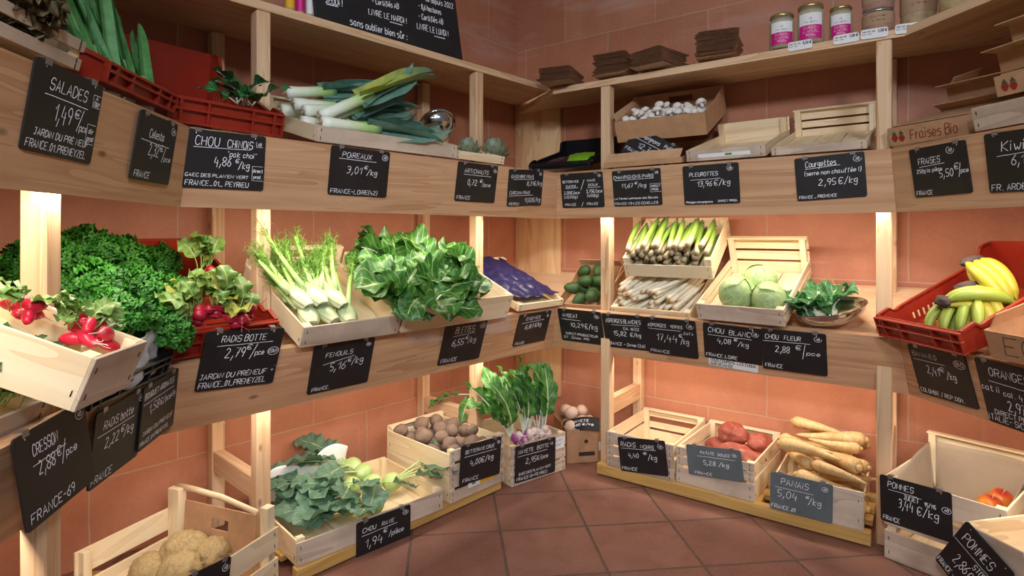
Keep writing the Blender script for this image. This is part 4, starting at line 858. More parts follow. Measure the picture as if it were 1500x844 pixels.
M_LEEKS = gradient('leek_shank', [(0, S(244, 246, 236)), (.35, S(232, 240, 216)), (.75, S(168, 204, 110)), (1, S(86, 140, 78))], .34, S(220, 232, 200))
M_LEEKL = leafy('leek_leaf', S(132, 170, 152), S(94, 138, 124), S(136, 166, 148), 0, .012, .05, .42)
M_LEEKY = leafy('yellowing_leek_leaf', S(206, 204, 90), S(140, 164, 82), S(220, 222, 150), 0, .02, .05, .42, tip=S(84, 122, 108))
M_LEEKG = leafy('fresh_leek_leaf', S(112, 170, 100), S(66, 132, 74), S(150, 194, 126), 0, .012, .05, .4)
M_LETT = leafy('brown_lettuce_leaf', S(128, 124, 82), S(104, 74, 66), S(176, 184, 130), 5, .07, .08, .45)
M_PAK = leafy('pak_choi_leaf', S(60, 126, 62), S(30, 88, 46), S(170, 204, 150), 6, .06, .07, .35)
M_ARTI = gradient('artichoke_scale', [(0, S(120, 120, 96)), (.6, S(126, 140, 112)), (1, S(96, 80, 92))], .5)
M_APPLE = gradient('red_yellow_apple', [(0, S(220, 190, 70)), (.5, S(232, 150, 50)), (.8, S(206, 62, 40)), (1, S(190, 44, 38))], .3, along=1)
M_ROOT = plain('root_hair', S(206, 178, 150), .7)

# parsley
def parsley_mesh(seed, R=.08, n=620):
    mb = MB(); r = random.Random(seed)
    for _ in range(n):
        a, z = r.uniform(0, 2*pi), r.uniform(-.35, 1); q = sqrt(max(0, 1-z*z)); d = Vector((q*cos(a), q*sin(a), z)); k = r.uniform(.72, 1.06)+.15*noise.noise(d*2.5+Vector((seed, 0, 0)))
        c = Vector((d.x*R*1.15, d.y*R, d.z*R*.9))*k; s = r.uniform(.0065, .0115); ph = r.uniform(0, 6)
        nrm = (d+Vector((r.uniform(-.6, .6), r.uniform(-.6, .6), r.uniform(-.3, .6)))).normalized(); x = nrm.orthogonal().normalized(); y = nrm.cross(x); m = len(mb.v)
        for i in range(3):
            rr = s*(i+.35)/2.35
            for j in range(9):
                g = 2*pi*j/9+ph; w = (.75*s*((i/2)**1.2))*sin(g*4+ph*2)+.40*s*r.uniform(-1, 1)*(i/2)
                mb.v.append(c+x*(rr*cos(g))+y*(rr*sin(g))+nrm*(w-rr*rr*14)); mb.uv.append((r.random(), r.random()))
        mb.f.append(tuple(m+j for j in range(9))); mb.m.append(0)
        for i in range(2):
            for j in range(9):
                j2 = (j+1) % 9; mb.f.append((m+i*9+j, m+i*9+j2, m+(i+1)*9+j2, m+(i+1)*9+j)); mb.m.append(0)
    return mb.mesh('curly_leaves', M_PARS)
PM = [parsley_mesh(k) for k in (1, 2, 3)]
def parsley_bunch(M, v, label):
    t = thing('parsley_bunch', label, 'parsley', M, 'curly parsley heaped behind the radishes')
    link('curly_leaves', PM[v % 3], t)
    mb = MB(); r = random.Random(v)
    for _ in range(9):
        a = r.uniform(0, 6.28); mb.tube([(0, 0, -.09), (.02*cos(a), .02*sin(a), -.05), (.06*cos(a), .06*sin(a), .0)], [.0025, .002, .0012], 5)
    mb.build('stems', M_STEM, t)
for v, (px, py, off, sc_, lb) in enumerate((
        (62, 392, .36, 1.0, 'curly parsley bunch sticking out left of the nearest post'), (128, 372, .33, .95, 'curly parsley bunch highest right beside the nearest post'), (176, 384, .29, 1.0, 'curly parsley bunch at the top middle of the heap'),
        (222, 388, .26, .9, 'curly parsley bunch touching the upper leaves of the radish crate'), (135, 432, .19, 1.05, 'curly parsley bunch in the middle of the heap below the tallest one'), (195, 436, .16, 1.05, 'dark curly parsley bunch in the centre right of the heap'),
        (238, 440, .14, .95, 'dark curly parsley bunch against the red crate side'), (165, 476, .09, .95, 'curly parsley bunch over the wrapped radishes'), (228, 488, .07, .95, 'lowest curly parsley bunch next to the red crate corner'))):
    s, z = on_run(0, px, py, off); r = random.Random(v+40)
    parsley_bunch(frame(0, s, off, z, tilt=r.uniform(0, 40), yaw=r.uniform(0, 360)) @ Matrix.Scale(sc_, 4), v, lb)

# bunched round radishes
RL = [leaf_mesh('leaf', (M_RLEAF, M_STEM), .062, .054, 'broad', 1.7, 1.0, .12, .16, 2.4, k, 12, 6, .0022, .05) for k in (1, 2, 3)]+[leaf_mesh('leaf', (M_RLEAF2, M_STEM), .075, .05, 'ovate', 1.3, .8, .25, .14, 2, 9, 12, 6, .0022, .04)]
def root_mesh(name, mat_, r, L, tail, seed, k=12, squash=1):
    """a root hanging along -x from its crown at the origin"""
    mb = MB(); rg = random.Random(seed); n = 14; pts, rad = [], []
    for j in range(n+1):
        u = j/n; x = -u*(L+tail); body = min(1, u*(L+tail)/L)
        rr = r*max(.0, sin(pi*min(1, body*.93+.07))**.55) if u*(L+tail) < L else 0
        rr = max(rr, r*.10*(1-u)+.0006); pts.append((x, .004*sin(u*5+seed)*u*2, -.02*tail/.05*u*u*.4)); rad.append(rr)
    mb.tube(pts, rad, k, 0); return mb.mesh(name, mat_)
RR = [root_mesh('radish_root', M_RAD, .0155, .031, .035, k) for k in (1, 2)]
RF = [root_mesh('radish_root', M_RADF, .0115, .048, .03, k) for k in (3, 4)]
def bunch(label, M, roots, leaves, nr, nl, seed, name='radish_bunch', cat='radishes', group='radish bunches in the red crate', spread=1.0, gap=.02, yel=.2, lean=(.1, .9), fan=1.2, partname='root', rs=1, ls=1):
    t = thing(name, label, cat, M, group); r = random.Random(seed)
    for j in range(nr):
        a = (j+.5)/nr*2.6*spread-1.3*spread; row = j % 2
        link(partname, r.choice(roots), t, rot(a, r.uniform(-.2, .4), r.uniform(0, 6), (-.004*row, gap*1.4*(j-(nr-1)/2)*.8, .012+row*.018), rs*r.uniform(.85, 1.12)))
    for j in range(nl):
        a = r.uniform(-fan, fan); q = leaves[-1] if r.random() < yel else r.choice(leaves[:-1])
        link('leaf', q, t, rot(a, -r.uniform(*lean), r.uniform(-.5, .5), (r.uniform(0, .01), r.uniform(-.02, .02), .012+r.uniform(0, .02)), r.uniform(.8, 1.2)*ls))
    return t
for px, py, z, rz, nr, nl, sd, yl, lb in ((300, 402, .11, 1.9, 3, 12, 3, .35, 'topmost radish bunch with tall pale leaves at the back of the red crate'), (318, 456, .100, 1.75, 7, 12, 5, .05, 'middle radish bunch with grey green leaves in the red crate'),
        (345, 472, .085, 1.5, 4, 7, 8, .4, 'radish bunch at the right inside the red crate above its sign'), (290, 462, .090, 1.9, 5, 8, 12, .2, 'radish bunch at the left inside the red crate beside the parsley')):
    p = pix('radish', px, py, z)
    bunch(lb, place('radish', p.x, p.y, z-.01, rz), RR, RL, nr, nl, sd, yel=yl, lean=(.2, 1.0) if sd != 3 else (.5, 1.2))
p = pix('radish', 375, 484, .07); bunch('radish bunch of yellowing leaves lying at the front right of the red crate', place('radish', p.x, max(p.y, .03), .07, 2.8), RR, [RL[0], RL[3]], 2, 10, 21, yel=.7, lean=(0, .6))
p = pix('radish', 285, 486, .075); bunch('radish bunch of yellow and green leaves at the front left of the red crate', place('radish', p.x+.01, max(p.y, .03), .075, 2.4), RR, [RL[1], RL[3]], 2, 8, 22, yel=.5, lean=(0, .5))
# pink radishes in the near crate
for px, py, z, rz, nr, nl, sd, lb in ((15, 468, .07, 2.6, 5, 7, 31, 'pink and white radish bunch at the left edge of the picture'), (98, 492, .06, 2.4, 6, 10, 32, 'pink radish bunch with big leaves in the near wooden crate'), (128, 512, .05, .6, 5, 8, 33, 'pink radish bunch nearest the clear wrapping')):
    p = pix('front_left', px, py, z)
    bunch(lb, place('front_left', min(max(p.x, .03), .14), min(p.y, .30), z, rz), RF, [RL[0], RL[1], RL[2]], nr, nl, sd, group='pink radish bunches in the near crate', yel=.0, lean=(.05, .7), ls=.62)
# cress in the nearest crate
CL = leaf_mesh('leaf', (M_PAK, M_STEM), .05, .05, 'ovate', .8, .7, .2, .08, 2, 4, 8, 5, .0018, .05)
for px, py, sd, lb in ((8, 572, 1, 'bunch of green cress at the left picture edge'), (22, 606, 2, 'green cress bunch with pale stems in the nearest crate')):
    p = pix('cress', px, py, .05); t = thing('cress_bunch', lb, 'cress', place('cress', min(max(p.x, .04), .28), min(max(p.y, .05), .30), .02), 'cress in the nearest crate'); r = random.Random(sd)
    for _ in range(26): link('leaf', CL, t, rot(r.uniform(0, 6.28), -r.uniform(.1, 1.2), 0, (r.uniform(-.03, .03), r.uniform(-.03, .03), r.uniform(0, .04)), r.uniform(.7, 1.2)))

# fennel: bulb, stalks and fronds; grows along +y
def fennel(label, M, seed, tall=1):
    t = thing('fennel_bulb', label, 'fennel', M, 'fennel bulbs in the pale crate'); r = random.Random(seed); mb = MB()
    for sgn, k, zz in ((1, 1.0, 0), (-1, .86, .008)):
        def fn(u, v):
            g = 2*pi*v; rad = .033*k*(sin(pi*min(1, .14+u*.74))**.8)*(1-.30*u); rad *= 1+.05*cos(g*9)
            return (rad*1.15*cos(g)+sgn*.006*u, -.012+u*.105, rad*.55*sin(g)+zz)
        mb.grid(fn, 12, 22, 0, True)
    mb.build('bulb', M_FENB, t)
    tips = []
    for j in range(r.choice((4, 5))):
        a = (j-2)*.24+r.uniform(-.08, .08); L = r.uniform(.09, .16)*tall; up = r.uniform(.15, .55)
        p0 = Vector((.013*(j-2), .055, .006)); p1 = p0+Vector((sin(a)*L*.5, L*.5, up*L*.4)); p2 = p0+Vector((sin(a)*L*1.15, L, up*L))
        mb = MB(); mb.tube([p0, p0.lerp(p1, .5), p1, p2], [.0105, .0095, .008, .0068], 9, flat=.75); mb.build('stalk', M_FENS, t); tips.append((p1, p2))
    mb = MB()
    for p1, p2 in tips:
        for _ in range(16):
            b = p1.lerp(p2, r.uniform(.2, 1)); d = (p2-p1).normalized()+Vector((r.uniform(-.9, .9), r.uniform(-.2, .6), r.uniform(-.2, .9))); d = d.normalized()*r.uniform(.03, .065)
            mb.tube([b, b+d*.5+Vector((0, 0, .004)), b+d], [.0011, .0009, .0005], 3)
            for q in range(9):
                c = b+d*(.25+.75*q/9); e = Vector((r.uniform(-1, 1), r.uniform(-.4, 1), r.uniform(-1, 1))).normalized()*r.uniform(.010, .022); mb.tube([c, c+e], [.0007, .0004], 3)
    mb.build('fronds', M_FROND, t)
for j, (px, py, z, rz, tl, lb) in enumerate(((408, 446, .04, -.55, 1.0, 'fennel bulb lying at the left, next to the post'), (456, 474, .05, -.12, .9, 'fennel bulb at the front left behind the grey crate front'), (438, 448, .085, .25, 1.1, 'fennel bulb behind the front left one'),
        (486, 468, .045, .3, 1.1, 'fennel bulb at the front middle with long stalks'), (470, 444, .09, .05, 1.15, 'fennel bulb with the tallest stalks at the back'), (512, 470, .04, -.15, 1.2, 'fennel bulb at the front right of its crate'), (500, 446, .08, .3, 1.1, 'fennel bulb at the back right of its crate'))):
    p = pix('fennel', px, py, z); fennel(lb, place('fennel', min(max(p.x, .05), .30), max(p.y, .055), z, rz, .25), j+1, tl)

# chard
CH = [leaf_mesh('leaf', (M_CHARD if k % 3 else M_CHARD2, M_CHST), .19, .155, 'broad', b, l, f, ru, 2.5, k, 18, 10, .0075, st) for k, b, l, f, ru, st in ((1, .9, .75, .30, .10, .05), (2, 1.5, .95, .25, .13, .06), (3, .6, .55, .35, .09, .04), (4, 1.9, 1.0, .20, .14, .05), (5, 1.1, .8, .45, .12, .06))]
def chard(label, M, seed, n=6, fan=.8):
    t = thing('chard_head', label, 'chard', M, 'chard heads in the wide crate'); r = random.Random(seed)
    mb = MB()
    for j in range(6):
        a = (j-2.5)*.18; mb.tube([(0, (j-2.5)*.006, 0), (.05*cos(a), .05*sin(a)+(j-2.5)*.006, .006), (.10*cos(a), .10*sin(a)+(j-2.5)*.005, .016)], [.009, .010, .006], 8, flat=.5, up=(0, 0, 1))
    mb.build('stalks', M_CHST, t)
    for j in range(n):
        link('leaf', CH[(j+seed) % 5], t, rot((j-(n-1)/2)/max(1, n-1)*2*fan+r.uniform(-.12, .12), -r.uniform(-.1, .45), r.uniform(-.5, .5), (.03, (j-(n-1)/2)*.006, .008+.006*j), r.uniform(.85, 1.1)))
for px, py, z, rz, rx, n, fan, lb in ((586, 430, .05, 1.9, .2, 6, .7, 'chard head with white stem base at the left of the crate'), (560, 448, .03, .9, 0, 5, .8, 'chard head lying under the white stem base at left'), (690, 424, .08, 2.1, .3, 7, .7, 'largest chard head with long white stalks at the right'), (640, 410, .10, 1.4, .35, 6, .9, 'chard head standing highest at the back middle'),
        (610, 466, .035, .2, 0, 6, .8, 'chard head with pale grey green leaves at the front left'), (690, 452, .06, 3.0, .1, 6, .9, 'chard head in the middle of the heap with dark leaves'), (720, 462, .03, 2.5, 0, 5, .7, 'chard head hanging over the front right of the crate'), (650, 462, .06, .8, .1, 5, .9, 'chard head in the front centre above its sign'), (600, 448, .07, 2.6, .1, 6, .9, 'chard head lying across the middle left of the crate'), (640, 474, .05, 3.6, .1, 6, .8, 'chard head with leaves drooping at the front left corner'), (560, 408, .08, 1.4, .2, 6, .6, 'chard head with one broad leaf standing at the back left')):
    p = pix('chard', px, py, z); chard(lb, place('chard', min(max(p.x+.02, .06), .46), min(max(p.y, .04), .27), z*.75+.012, rz, 0, .10, .90), int(px), n, fan)

# kohlrabi
KL = [leaf_mesh('leaf', (M_KLEAF, M_KST), .13, .095, 'broad', b, l, .2, .09, 3, k, 14, 8, .0045, .10) for k, b, l in ((1, .5, .35), (2, .8, .45), (3, .35, .2))]
def kohlrabi(label, M, seed, n=6, fan=.7, r=.036):
    t = thing('kohlrabi', label, 'kohlrabi', M, 'kohlrabi in the long crate'); g = random.Random(seed)
    mb = MB(); lump(mb, r, r*1.05, r*.92, .06, 1.6, seed % 7); mb.build('bulb', M_KOHL, t)
    for j in range(n):
        a = pi+(j-(n-1)/2)/max(1, n-1)*2*fan+g.uniform(-.1, .1)
        link('leaf', KL[j % 3], t, rot(a, -g.uniform(-.05, .22), g.uniform(-.6, .6), (r*.7*cos(a), r*.7*sin(a), r*.35), g.uniform(.8, 1.1)))
for px, py, z, rz, n, lb in ((505, 676, .095, -.25, 5, 'kohlrabi at the top of the pile in the long crate'), (532, 692, .085, -.5, 3, 'kohlrabi just right of the topmost one'), (478, 706, .080, .15, 6, 'kohlrabi at the left of the pile above the sign'), (514, 712, .075, .75, 4, 'kohlrabi in the middle front with cut stems'), (546, 708, .070, 1.0, 3, 'kohlrabi above the right corner of the CHOU RAVE sign'), (574, 706, .06, 2.6, 6, 'kohlrabi farthest right in the long crate'), (455, 735, .045, .20, 7, 'kohlrabi under the leaves at the front left of the long crate'), (490, 735, .045, .12, 6, 'kohlrabi against the front board above the left corner of its sign')):
    p = pix('kohlrabi', px, py, z); kohlrabi(lb, place('kohlrabi', (.255 if px == 455 else .325 if px == 490 else p.x), min(max(p.y if px not in (455, 490) else (.17 if px == 455 else .12), .05), .36), z, rz), int(px), n)

# turnip bunches and loose turnips
TL = [leaf_mesh('leaf', (M_TLEAF, M_CHST), .20, .085, 'strap', b, l, .3, .12, 4, k, 18, 8, .0045, .08, lobes=0) for k, b, l in ((1, .9, .9), (2, 1.3, 1.0), (3, .5, .7))]+[leaf_mesh('leaf', (M_TLEAF2, M_CHST), .17, .06, 'strap', 1.0, .9, .3, .10, 4, 7, 16, 8, .0045, .07)]
def turn_mesh(seed, r=.024):
    mb = MB(); n = 14; pr = []
    for j in range(n+1):
        u = j/n; pr.append((max(.0008, r*sin(pi*min(1, u*.96+.02))**.62*(1-.10*(1-u))), (u-1)*r*1.75))
    pr = [(.0007, -r*1.75-.03), (.0014, -r*1.75-.008)]+pr; mb.lathe(pr, 18, M=Matrix.Rotation(pi/2, 4, 'Y')); return mb.mesh('turnip_root', M_TURN)
TR = [turn_mesh(1), turn_mesh(2, .021)]
for px, py, z, rz, nr, nl, sd, yl, lb in ((752, 650, .150, 2.25, 4, 13, 41, .0, 'turnip bunch at the left of the tall crate with broad leaves'), (782, 648, .155, 1.75, 5, 13, 42, .25, 'turnip bunch in the middle with yellowed leaves'), (806, 644, .155, 1.35, 4, 11, 43, .1, 'turnip bunch at the right with purple roots')):
    p = pix('turnip', px, py, z); bunch(lb, place('turnip', min(max(p.x, .05), .26), min(max(p.y, .05), .14), z, rz), TR, TL, nr, nl, sd, 'turnip_bunch', 'turnips', 'turnip bunches in the tall crate', gap=.024, yel=yl, lean=(.1, 1.0), fan=.9)
p = pix('turnip', 690, 600, .2); t = thing('turnip_leaf', 'limp turnip leaf hanging over the rail behind the beetroot crate', 'leaf', Matrix.Translation(W(1, 1.295, .34, .300)) @ basis(1)); link('leaf', TL[0], t, rot(pi*.92, .7, .2, (0, 0, 0), .8)); link('leaf', TL[1], t, rot(pi*1.12, .9, -.3, (0, 0, 0), .7))
rg = random.Random(5); P = Pile(.175, .24, .062, .004, .004)
mb = MB(); lump(mb, 1, 1, .92, .05, 2, 4); sw0 = mb.mesh('turnip', M_SWEDE); first = None
for j in range(14):
    r = rg.uniform(.028, .036); q = P.drop([(0, 0, 0, r)], 60, rg, hang=.15)
    if q is None: continue
    M = place('swede', q[0], q[1], q[2], rg.uniform(0, 6), rg.uniform(-.6, .6), 0, r)
    if first is None: first = link('turnip', sw0); first.matrix_world = M; tag(first, 'white turnip in the brown carton in the corner', 'turnip', 'loose turnips in the corner carton')
    else: dup(first, M)

# round roots dropped into their crates
def heap(k, name, me, label, cat, group, n, r0, r1, w, d, seed, z0=.0075, flat=None, **kw):
    rg = random.Random(seed); P = Pile(w, d, z0); o0 = None
    for j in range(n):
        r = rg.uniform(r0, r1); q = P.drop([(0, 0, 0, r)], 50, rg, **kw)
        if q is None: continue
        M = place(k, q[0], q[1], q[2], rg.uniform(0, 6.28), rg.uniform(-.5, .5), rg.uniform(-.5, .5), r); me_ = me[j % len(me)]
        o = link(name, me_); o.matrix_world = M; tag(o, label, cat, group)
    return P
bm_ = []
for k in (1, 2, 3):
    mb = MB(); lump(mb, 1.08, 1, .9, .16, 1.5, k, 3, .02); bm_.append(mb.mesh('beetroot', M_BEET))
heap('beet', 'beetroot', bm_, 'dull brown raw beetroot in the stacked crate', 'beetroot', 'raw beetroots in the stacked crate', 30, .025, .033, .285, .40, 11, bias=lambda x, y: (.4-y)*.05)
am = []
for k in (1, 2):
    mb = MB(); mb.ball(1, 3, lambda c: Vector((c.x*(1.18+.12*c.x), c.y*(.86-.10*c.x), c.z*(.86-.10*c.x)))*(1+.03*noise.noise(c*3+Vector((k, 0, 0))))); am.append(mb.mesh('avocado', M_AVO))
heap('avocado', 'avocado', am, 'dark green avocado in the corner box', 'avocado', 'avocados in the corner box', 12, .030, .035, .225, .30, 4, z0=.006, bias=lambda x, y: y*.04)
def mushroom_mesh(k):
    mb = MB(); pr = [(.28, -.95), (.32, -.85), (.30, -.35), (.34, -.18), (.86, -.20), (.98, -.05), (1, .12), (.93, .38), (.74, .62), (.45, .78), (.02, .84)]; mb.lathe(pr, 20); return mb.mesh('mushroom', M_MUSH)
heap('mush', 'mushroom', [mushroom_mesh(1)], 'white button mushroom in the tilted cardboard box', 'mushroom', 'white mushrooms in the tilted box', 70, .015, .022, .375, .33, 8, z0=.030, xr=(.04, .34), yr=(.02, .17), hang=.3)
mb = MB()
sp_ = [((.055, .13, .17), (.20, .050, .048)), ]
for j, (px, py, z, L, r, rz, lb) in enumerate(((1062, 690, .05, .07, .045, .4, 'sweet potato low at the front of its crate behind the grey sign'), (1085, 668, .10, .105, .048, -.25, 'longest sweet potato lying across its crate'), (1075, 636, .14, .062, .050, .2, 'biggest sweet potato on top with a pointed end'), (1123, 652, .12, .050, .046, 1.1, 'round sweet potato in the right of its crate'),
        (1112, 678, .06, .06, .044, .7, 'sweet potato at the right front corner of its crate'), (1035, 650, .07, .05, .038, -.6, 'sweet potato at the left side of its crate'), (1100, 640, .05, .06, .042, .5, 'sweet potato at the back under the round one'))):
    p = pix('sweet', px, py, z); mb = MB(); lump(mb, L, r, r*.92, .22, 1.6, j+2, 4, .03); o = mb.build('sweet_potato', M_SWEET)
    o.matrix_world = place('sweet', min(max(p.x, .02+L*.8), .276-L*.8), min(max(p.y, r), .39-r), z, rz, 0, 0); tag(o, lb, 'sweet potato', 'sweet potatoes')
cm = []
for k in (1, 2, 3):
    mb = MB(); lump(mb, 1, 1, .88, .16, 2.2, k+3, 4, .09); n0 = len(mb.v); r = random.Random(k)
    for _ in range(34):
        a = r.uniform(0, 6.28); z = r.uniform(-.9, -.1); q = sqrt(1-z*z); c = Vector((q*cos(a), q*sin(a), z*.88))*.94; e = Vector((r.uniform(-.5, .5), r.uniform(-.5, .5), r.uniform(-.5, .2)))*.5
        mb.tube([c, c+c*.12+e*.4, c+c*.10+e], [.055, .04, .016], 5)
    cm.append(mb.mesh('celeriac', M_CEL))
for j, (px, py, z, r, lb) in enumerate(((270, 806, .085, .060, 'largest celeriac, knobbly and pale, at the back of its crate'), (318, 806, .075, .048, 'spotted celeriac at the right of the largest one'), (262, 838, .07, .056, 'celeriac nearest the camera, cut by the picture bottom'), (215, 838, .06, .05, 'celeriac hidden low at the left of its crate'))):
    p = pix('celeriac', px, py, z); o = link('celeriac', cm[j % 3]); o.matrix_world = place('celeriac', min(max(p.x, .07), .23), min(max(p.y, .06), .33), z, j*1.3, .4*(j-1), .3, r); tag(o, lb, 'celeriac', 'celeriac roots')

# parsnips, asparagus: long things that lie on each other
def parsnip_mesh(k):
    mb = MB(); n = 20; rg = random.Random(k); bx = rg.uniform(-.012, .012); pts, rad = [], []
    for j in range(n+1):
        u = j/n; pts.append((u*.22, bx*sin(pi*u*1.2), .012*sin(3*u+k)*u)); rad.append(.028*min(1, .55+u*7)*((1-u)**.62*.94+.06)*(1+.05*noise.noise(Vector((u*14, k, 0)))))
    mb.tube(pts, rad, 14); mb.lathe([(.011, 0), (.012, .006), (.006, .012)], 8, M=Matrix.Rotation(-pi/2, 4, 'Y')); return mb.mesh('parsnip', M_PARSN)
pm = [parsnip_mesh(k) for k in (1, 2, 3, 4)]; rg = random.Random(17); P = Pile(.288, .36, .0075, .0, .012)
ch = [(u*.22, 0, 0, .026*((1-u)**.62)+.003) for u in (.05, .2, .35, .5, .65, .8, .95)]
for j in range(25):
    sc_ = rg.uniform(.75, 1.08); a0 = rg.choice((pi-.5, pi-.3, -.5, -.2)); q = P.drop([(x*sc_, y, z, r*sc_) for x, y, z, r in ch], 60, rg, ang=(a0-.75, a0+.75), bias=lambda x, y: -y*.10, loose=True, xr=(-.02, .30))
    if q is None: continue
    o = link('parsnip', pm[j % 4]); o.matrix_world = place('parsnip', q[0], q[1], q[2], q[3], rg.uniform(0, 6) * 0, rg.uniform(-.06, .06), sc_); tag(o, 'cream coloured parsnip heaped in the crate behind the PANAIS sign', 'parsnip', 'parsnips in the heap')
def spear_mesh(k, white):
    mb = MB(); rg = random.Random(k); n = 12; pts, rad = [], []; b = rg.uniform(-.012, .012); c = rg.uniform(0, .02)
    for j in range(n+1):
        u = j/n; pts.append((u*.215, b*sin(pi*u), c*u*u*(1 if white else 1.3))); rad.append((.0094 if white else .0112)*(1 if u < .72 else max(.08, 1-((u-.72)/.29)**1.6))*(1.0 if u > .02 else .96))
    mb.tube(pts, rad, 9, 0)
    for j in range(7 if not white else 4):
        u = .35+j*.09 if j < 5 else .86+.04*j-.2; a = rg.uniform(0, 6.28); p = Vector(pts[min(n, int(u*n))]); q = Vector((0, cos(a), sin(a)))
        s = .0075; mb.add([p+q*.0106+q.cross(Vector((1, 0, 0)))*s*.5, p+q*.0106-q.cross(Vector((1, 0, 0)))*s*.5, p+q*.0120+Vector((.016, 0, 0))], [(0, 1, 2)], [(u, 0)]*3, 1 if not white else 0)
    if not white:
        for j in range(16):
            a = j*2.4; u = .80+.20*j/16; p = Vector(pts[min(n, int(u*n))])+Vector((.004, 0, 0)); q = Vector((0, cos(a), sin(a))); rr = .0108*max(.3, 1-((u-.72)/.29)**1.6); w = q.cross(Vector((1, 0, 0)))*.0035
            mb.add([p+q*rr+w, p+q*rr-w, p+q*(rr+.0012)+Vector((.008, 0, 0))-w*.0, p+q*rr*.5+Vector((.014, 0, 0))], [(0, 1, 2), (0, 2, 3), (1, 3, 2)], [(.98, 0)]*4, 1)
    return mb.mesh('asparagus_spear', (M_WASP if white else M_ASP, M_WASP if white else M_ASPB))
def spears(k, white, n, w, d, seed, ang, label, group, yr, xr, bias=None):
    me = [spear_mesh(j+seed, white) for j in range(4)]; rg = random.Random(seed); P = Pile(w, d, .0075, .006, .004); c = [(u*.215, 0, .004*u, .0092 if white else .0110) for u in (.0, .12, .25, .37, .5, .62, .75, .87, .98)]
    for j in range(n):
        q = P.drop(c, 30, rg, ang=ang, yr=yr, xr=xr, hang=.5, bias=bias)
        if q is None: continue
        o = link('asparagus_spear', me[j % 4]); o.matrix_world = place(k, q[0], q[1], q[2], q[3], rg.choice((0, 0, .3, -.3)), 0); tag(o, label, 'asparagus', group)
spears('greens', False, 66, .365, .335, 3, (pi/2-.24, pi/2+.10), 'green asparagus spear with pale butt end in the steeply tilted crate', 'green asparagus spears', (.008, .105), (.01, .355), lambda x, y: y*.25)
spears('whites', True, 52, .345, .345, 9, (.75, 1.35), 'white asparagus spear in the low crate', 'white asparagus spears', (.02, .12), (.01, .30), lambda x, y: y*.05)

# cabbages, cauliflower in its bowl
def cabbage(label, M, r, seed, stump=True):
    t = thing('white_cabbage', label, 'cabbage', M, 'white cabbages'); mb = MB(); lump(mb, r, r, r*.9, .05, 1.4, seed, 4); mb.build('head', M_CABB, t); rg = random.Random(seed)
    for j in range(4):
        a = j*1.6+rg.uniform(-.3, .3)
        def fn(u, v):
            th = -.95+u*2.0; ph = (v-.5)*2.0*sin(pi*min(1, u*.85+.15))**.5; k = r*(1.016+.022*j/3+.07*(u**5)+.018*sin(9*v+seed+j)*u)
            p = Vector((cos(th)*cos(ph), cos(th)*sin(ph), sin(th)*.9))*k; return Matrix.Rotation(a, 3, 'Z') @ p
        mb = MB(); mb.grid(fn, 14, 12); mb.build('outer_leaf', M_CABB, t)
    if stump: mb = MB(); mb.lathe([(.018, -r*.98), (.017, -r*.80)], 12); mb.build('stem_base', M_CUT, t)
for px, py, z, r, rx, rz, lb in ((1080, 430, .074, .066, 1.15, .7, 'white cabbage at the left of the crate with its cut stem to the right'), (1112, 412, .074, .066, -.3, 2, 'pale half wrapped white cabbage at the back'), (1138, 450, .066, .062, 1.1, -.6, 'white cabbage at the front right of its crate')):
    p = pix('cabbage', px, py, z); cabbage(lb, place('cabbage', min(max(p.x, r+.006), .306-r), min(max(p.y, r+.012), .42-r), z, rz, rx), r, int(px), px != 1112)
BW = frame(2, 1.052, .138, .716, tilt=10, roll=-10, yaw=0)
def bowl(label, M, r, dpt):
    t = thing('steel_bowl', label, 'bowl', M, 'steel bowls'); pr = [(.03, 0)]+[(r*sin(a)**.8, dpt*(1-cos(a))) for a in [k*pi/2/12 for k in range(3, 13)]]; pr += [(r+.006, dpt+.001), (r+.004, dpt+.0025)]+[(p[0]-.0015, p[1]+.002) for p in pr[::-1][1:]]
    mb = MB(); mb.lathe(pr, 40); mb.build('shell', STEEL, t); return t
bowl('shiny steel bowl holding the cauliflower on the right middle shelf', BW, .117, .060)
CF = [leaf_mesh('leaf', (M_CAUL, M_CHST), .14, .10, 'broad', b, l, .25, .12, 3.2, k, 16, 10, .008, .0) for k, b, l in ((1, 2.3, 1.75), (2, 2.6, 1.9), (3, 2.0, 1.55))]
t = thing('cauliflower', 'cauliflower wrapped in dark green leaves lying in the steel bowl', 'cauliflower', BW @ Matrix.Translation((-.032, -.010, .048)))
mb = MB(); lump(mb, .058, .055, .045, .10, 3, 2, 4, .05); mb.build('head', plain('cauliflower_curd', S(226, 220, 190), .7, .06, 60, bumpy=.4), t)
for j in range(12): link('leaf', CF[j % 3], t, rot(j*2*pi/12+.2*(j % 3), -.1+.12*(j % 2), 0, (.050*cos(j*2*pi/12), .050*sin(j*2*pi/12), -.035+.01*(j % 2)), .95+.14*(j % 2)))

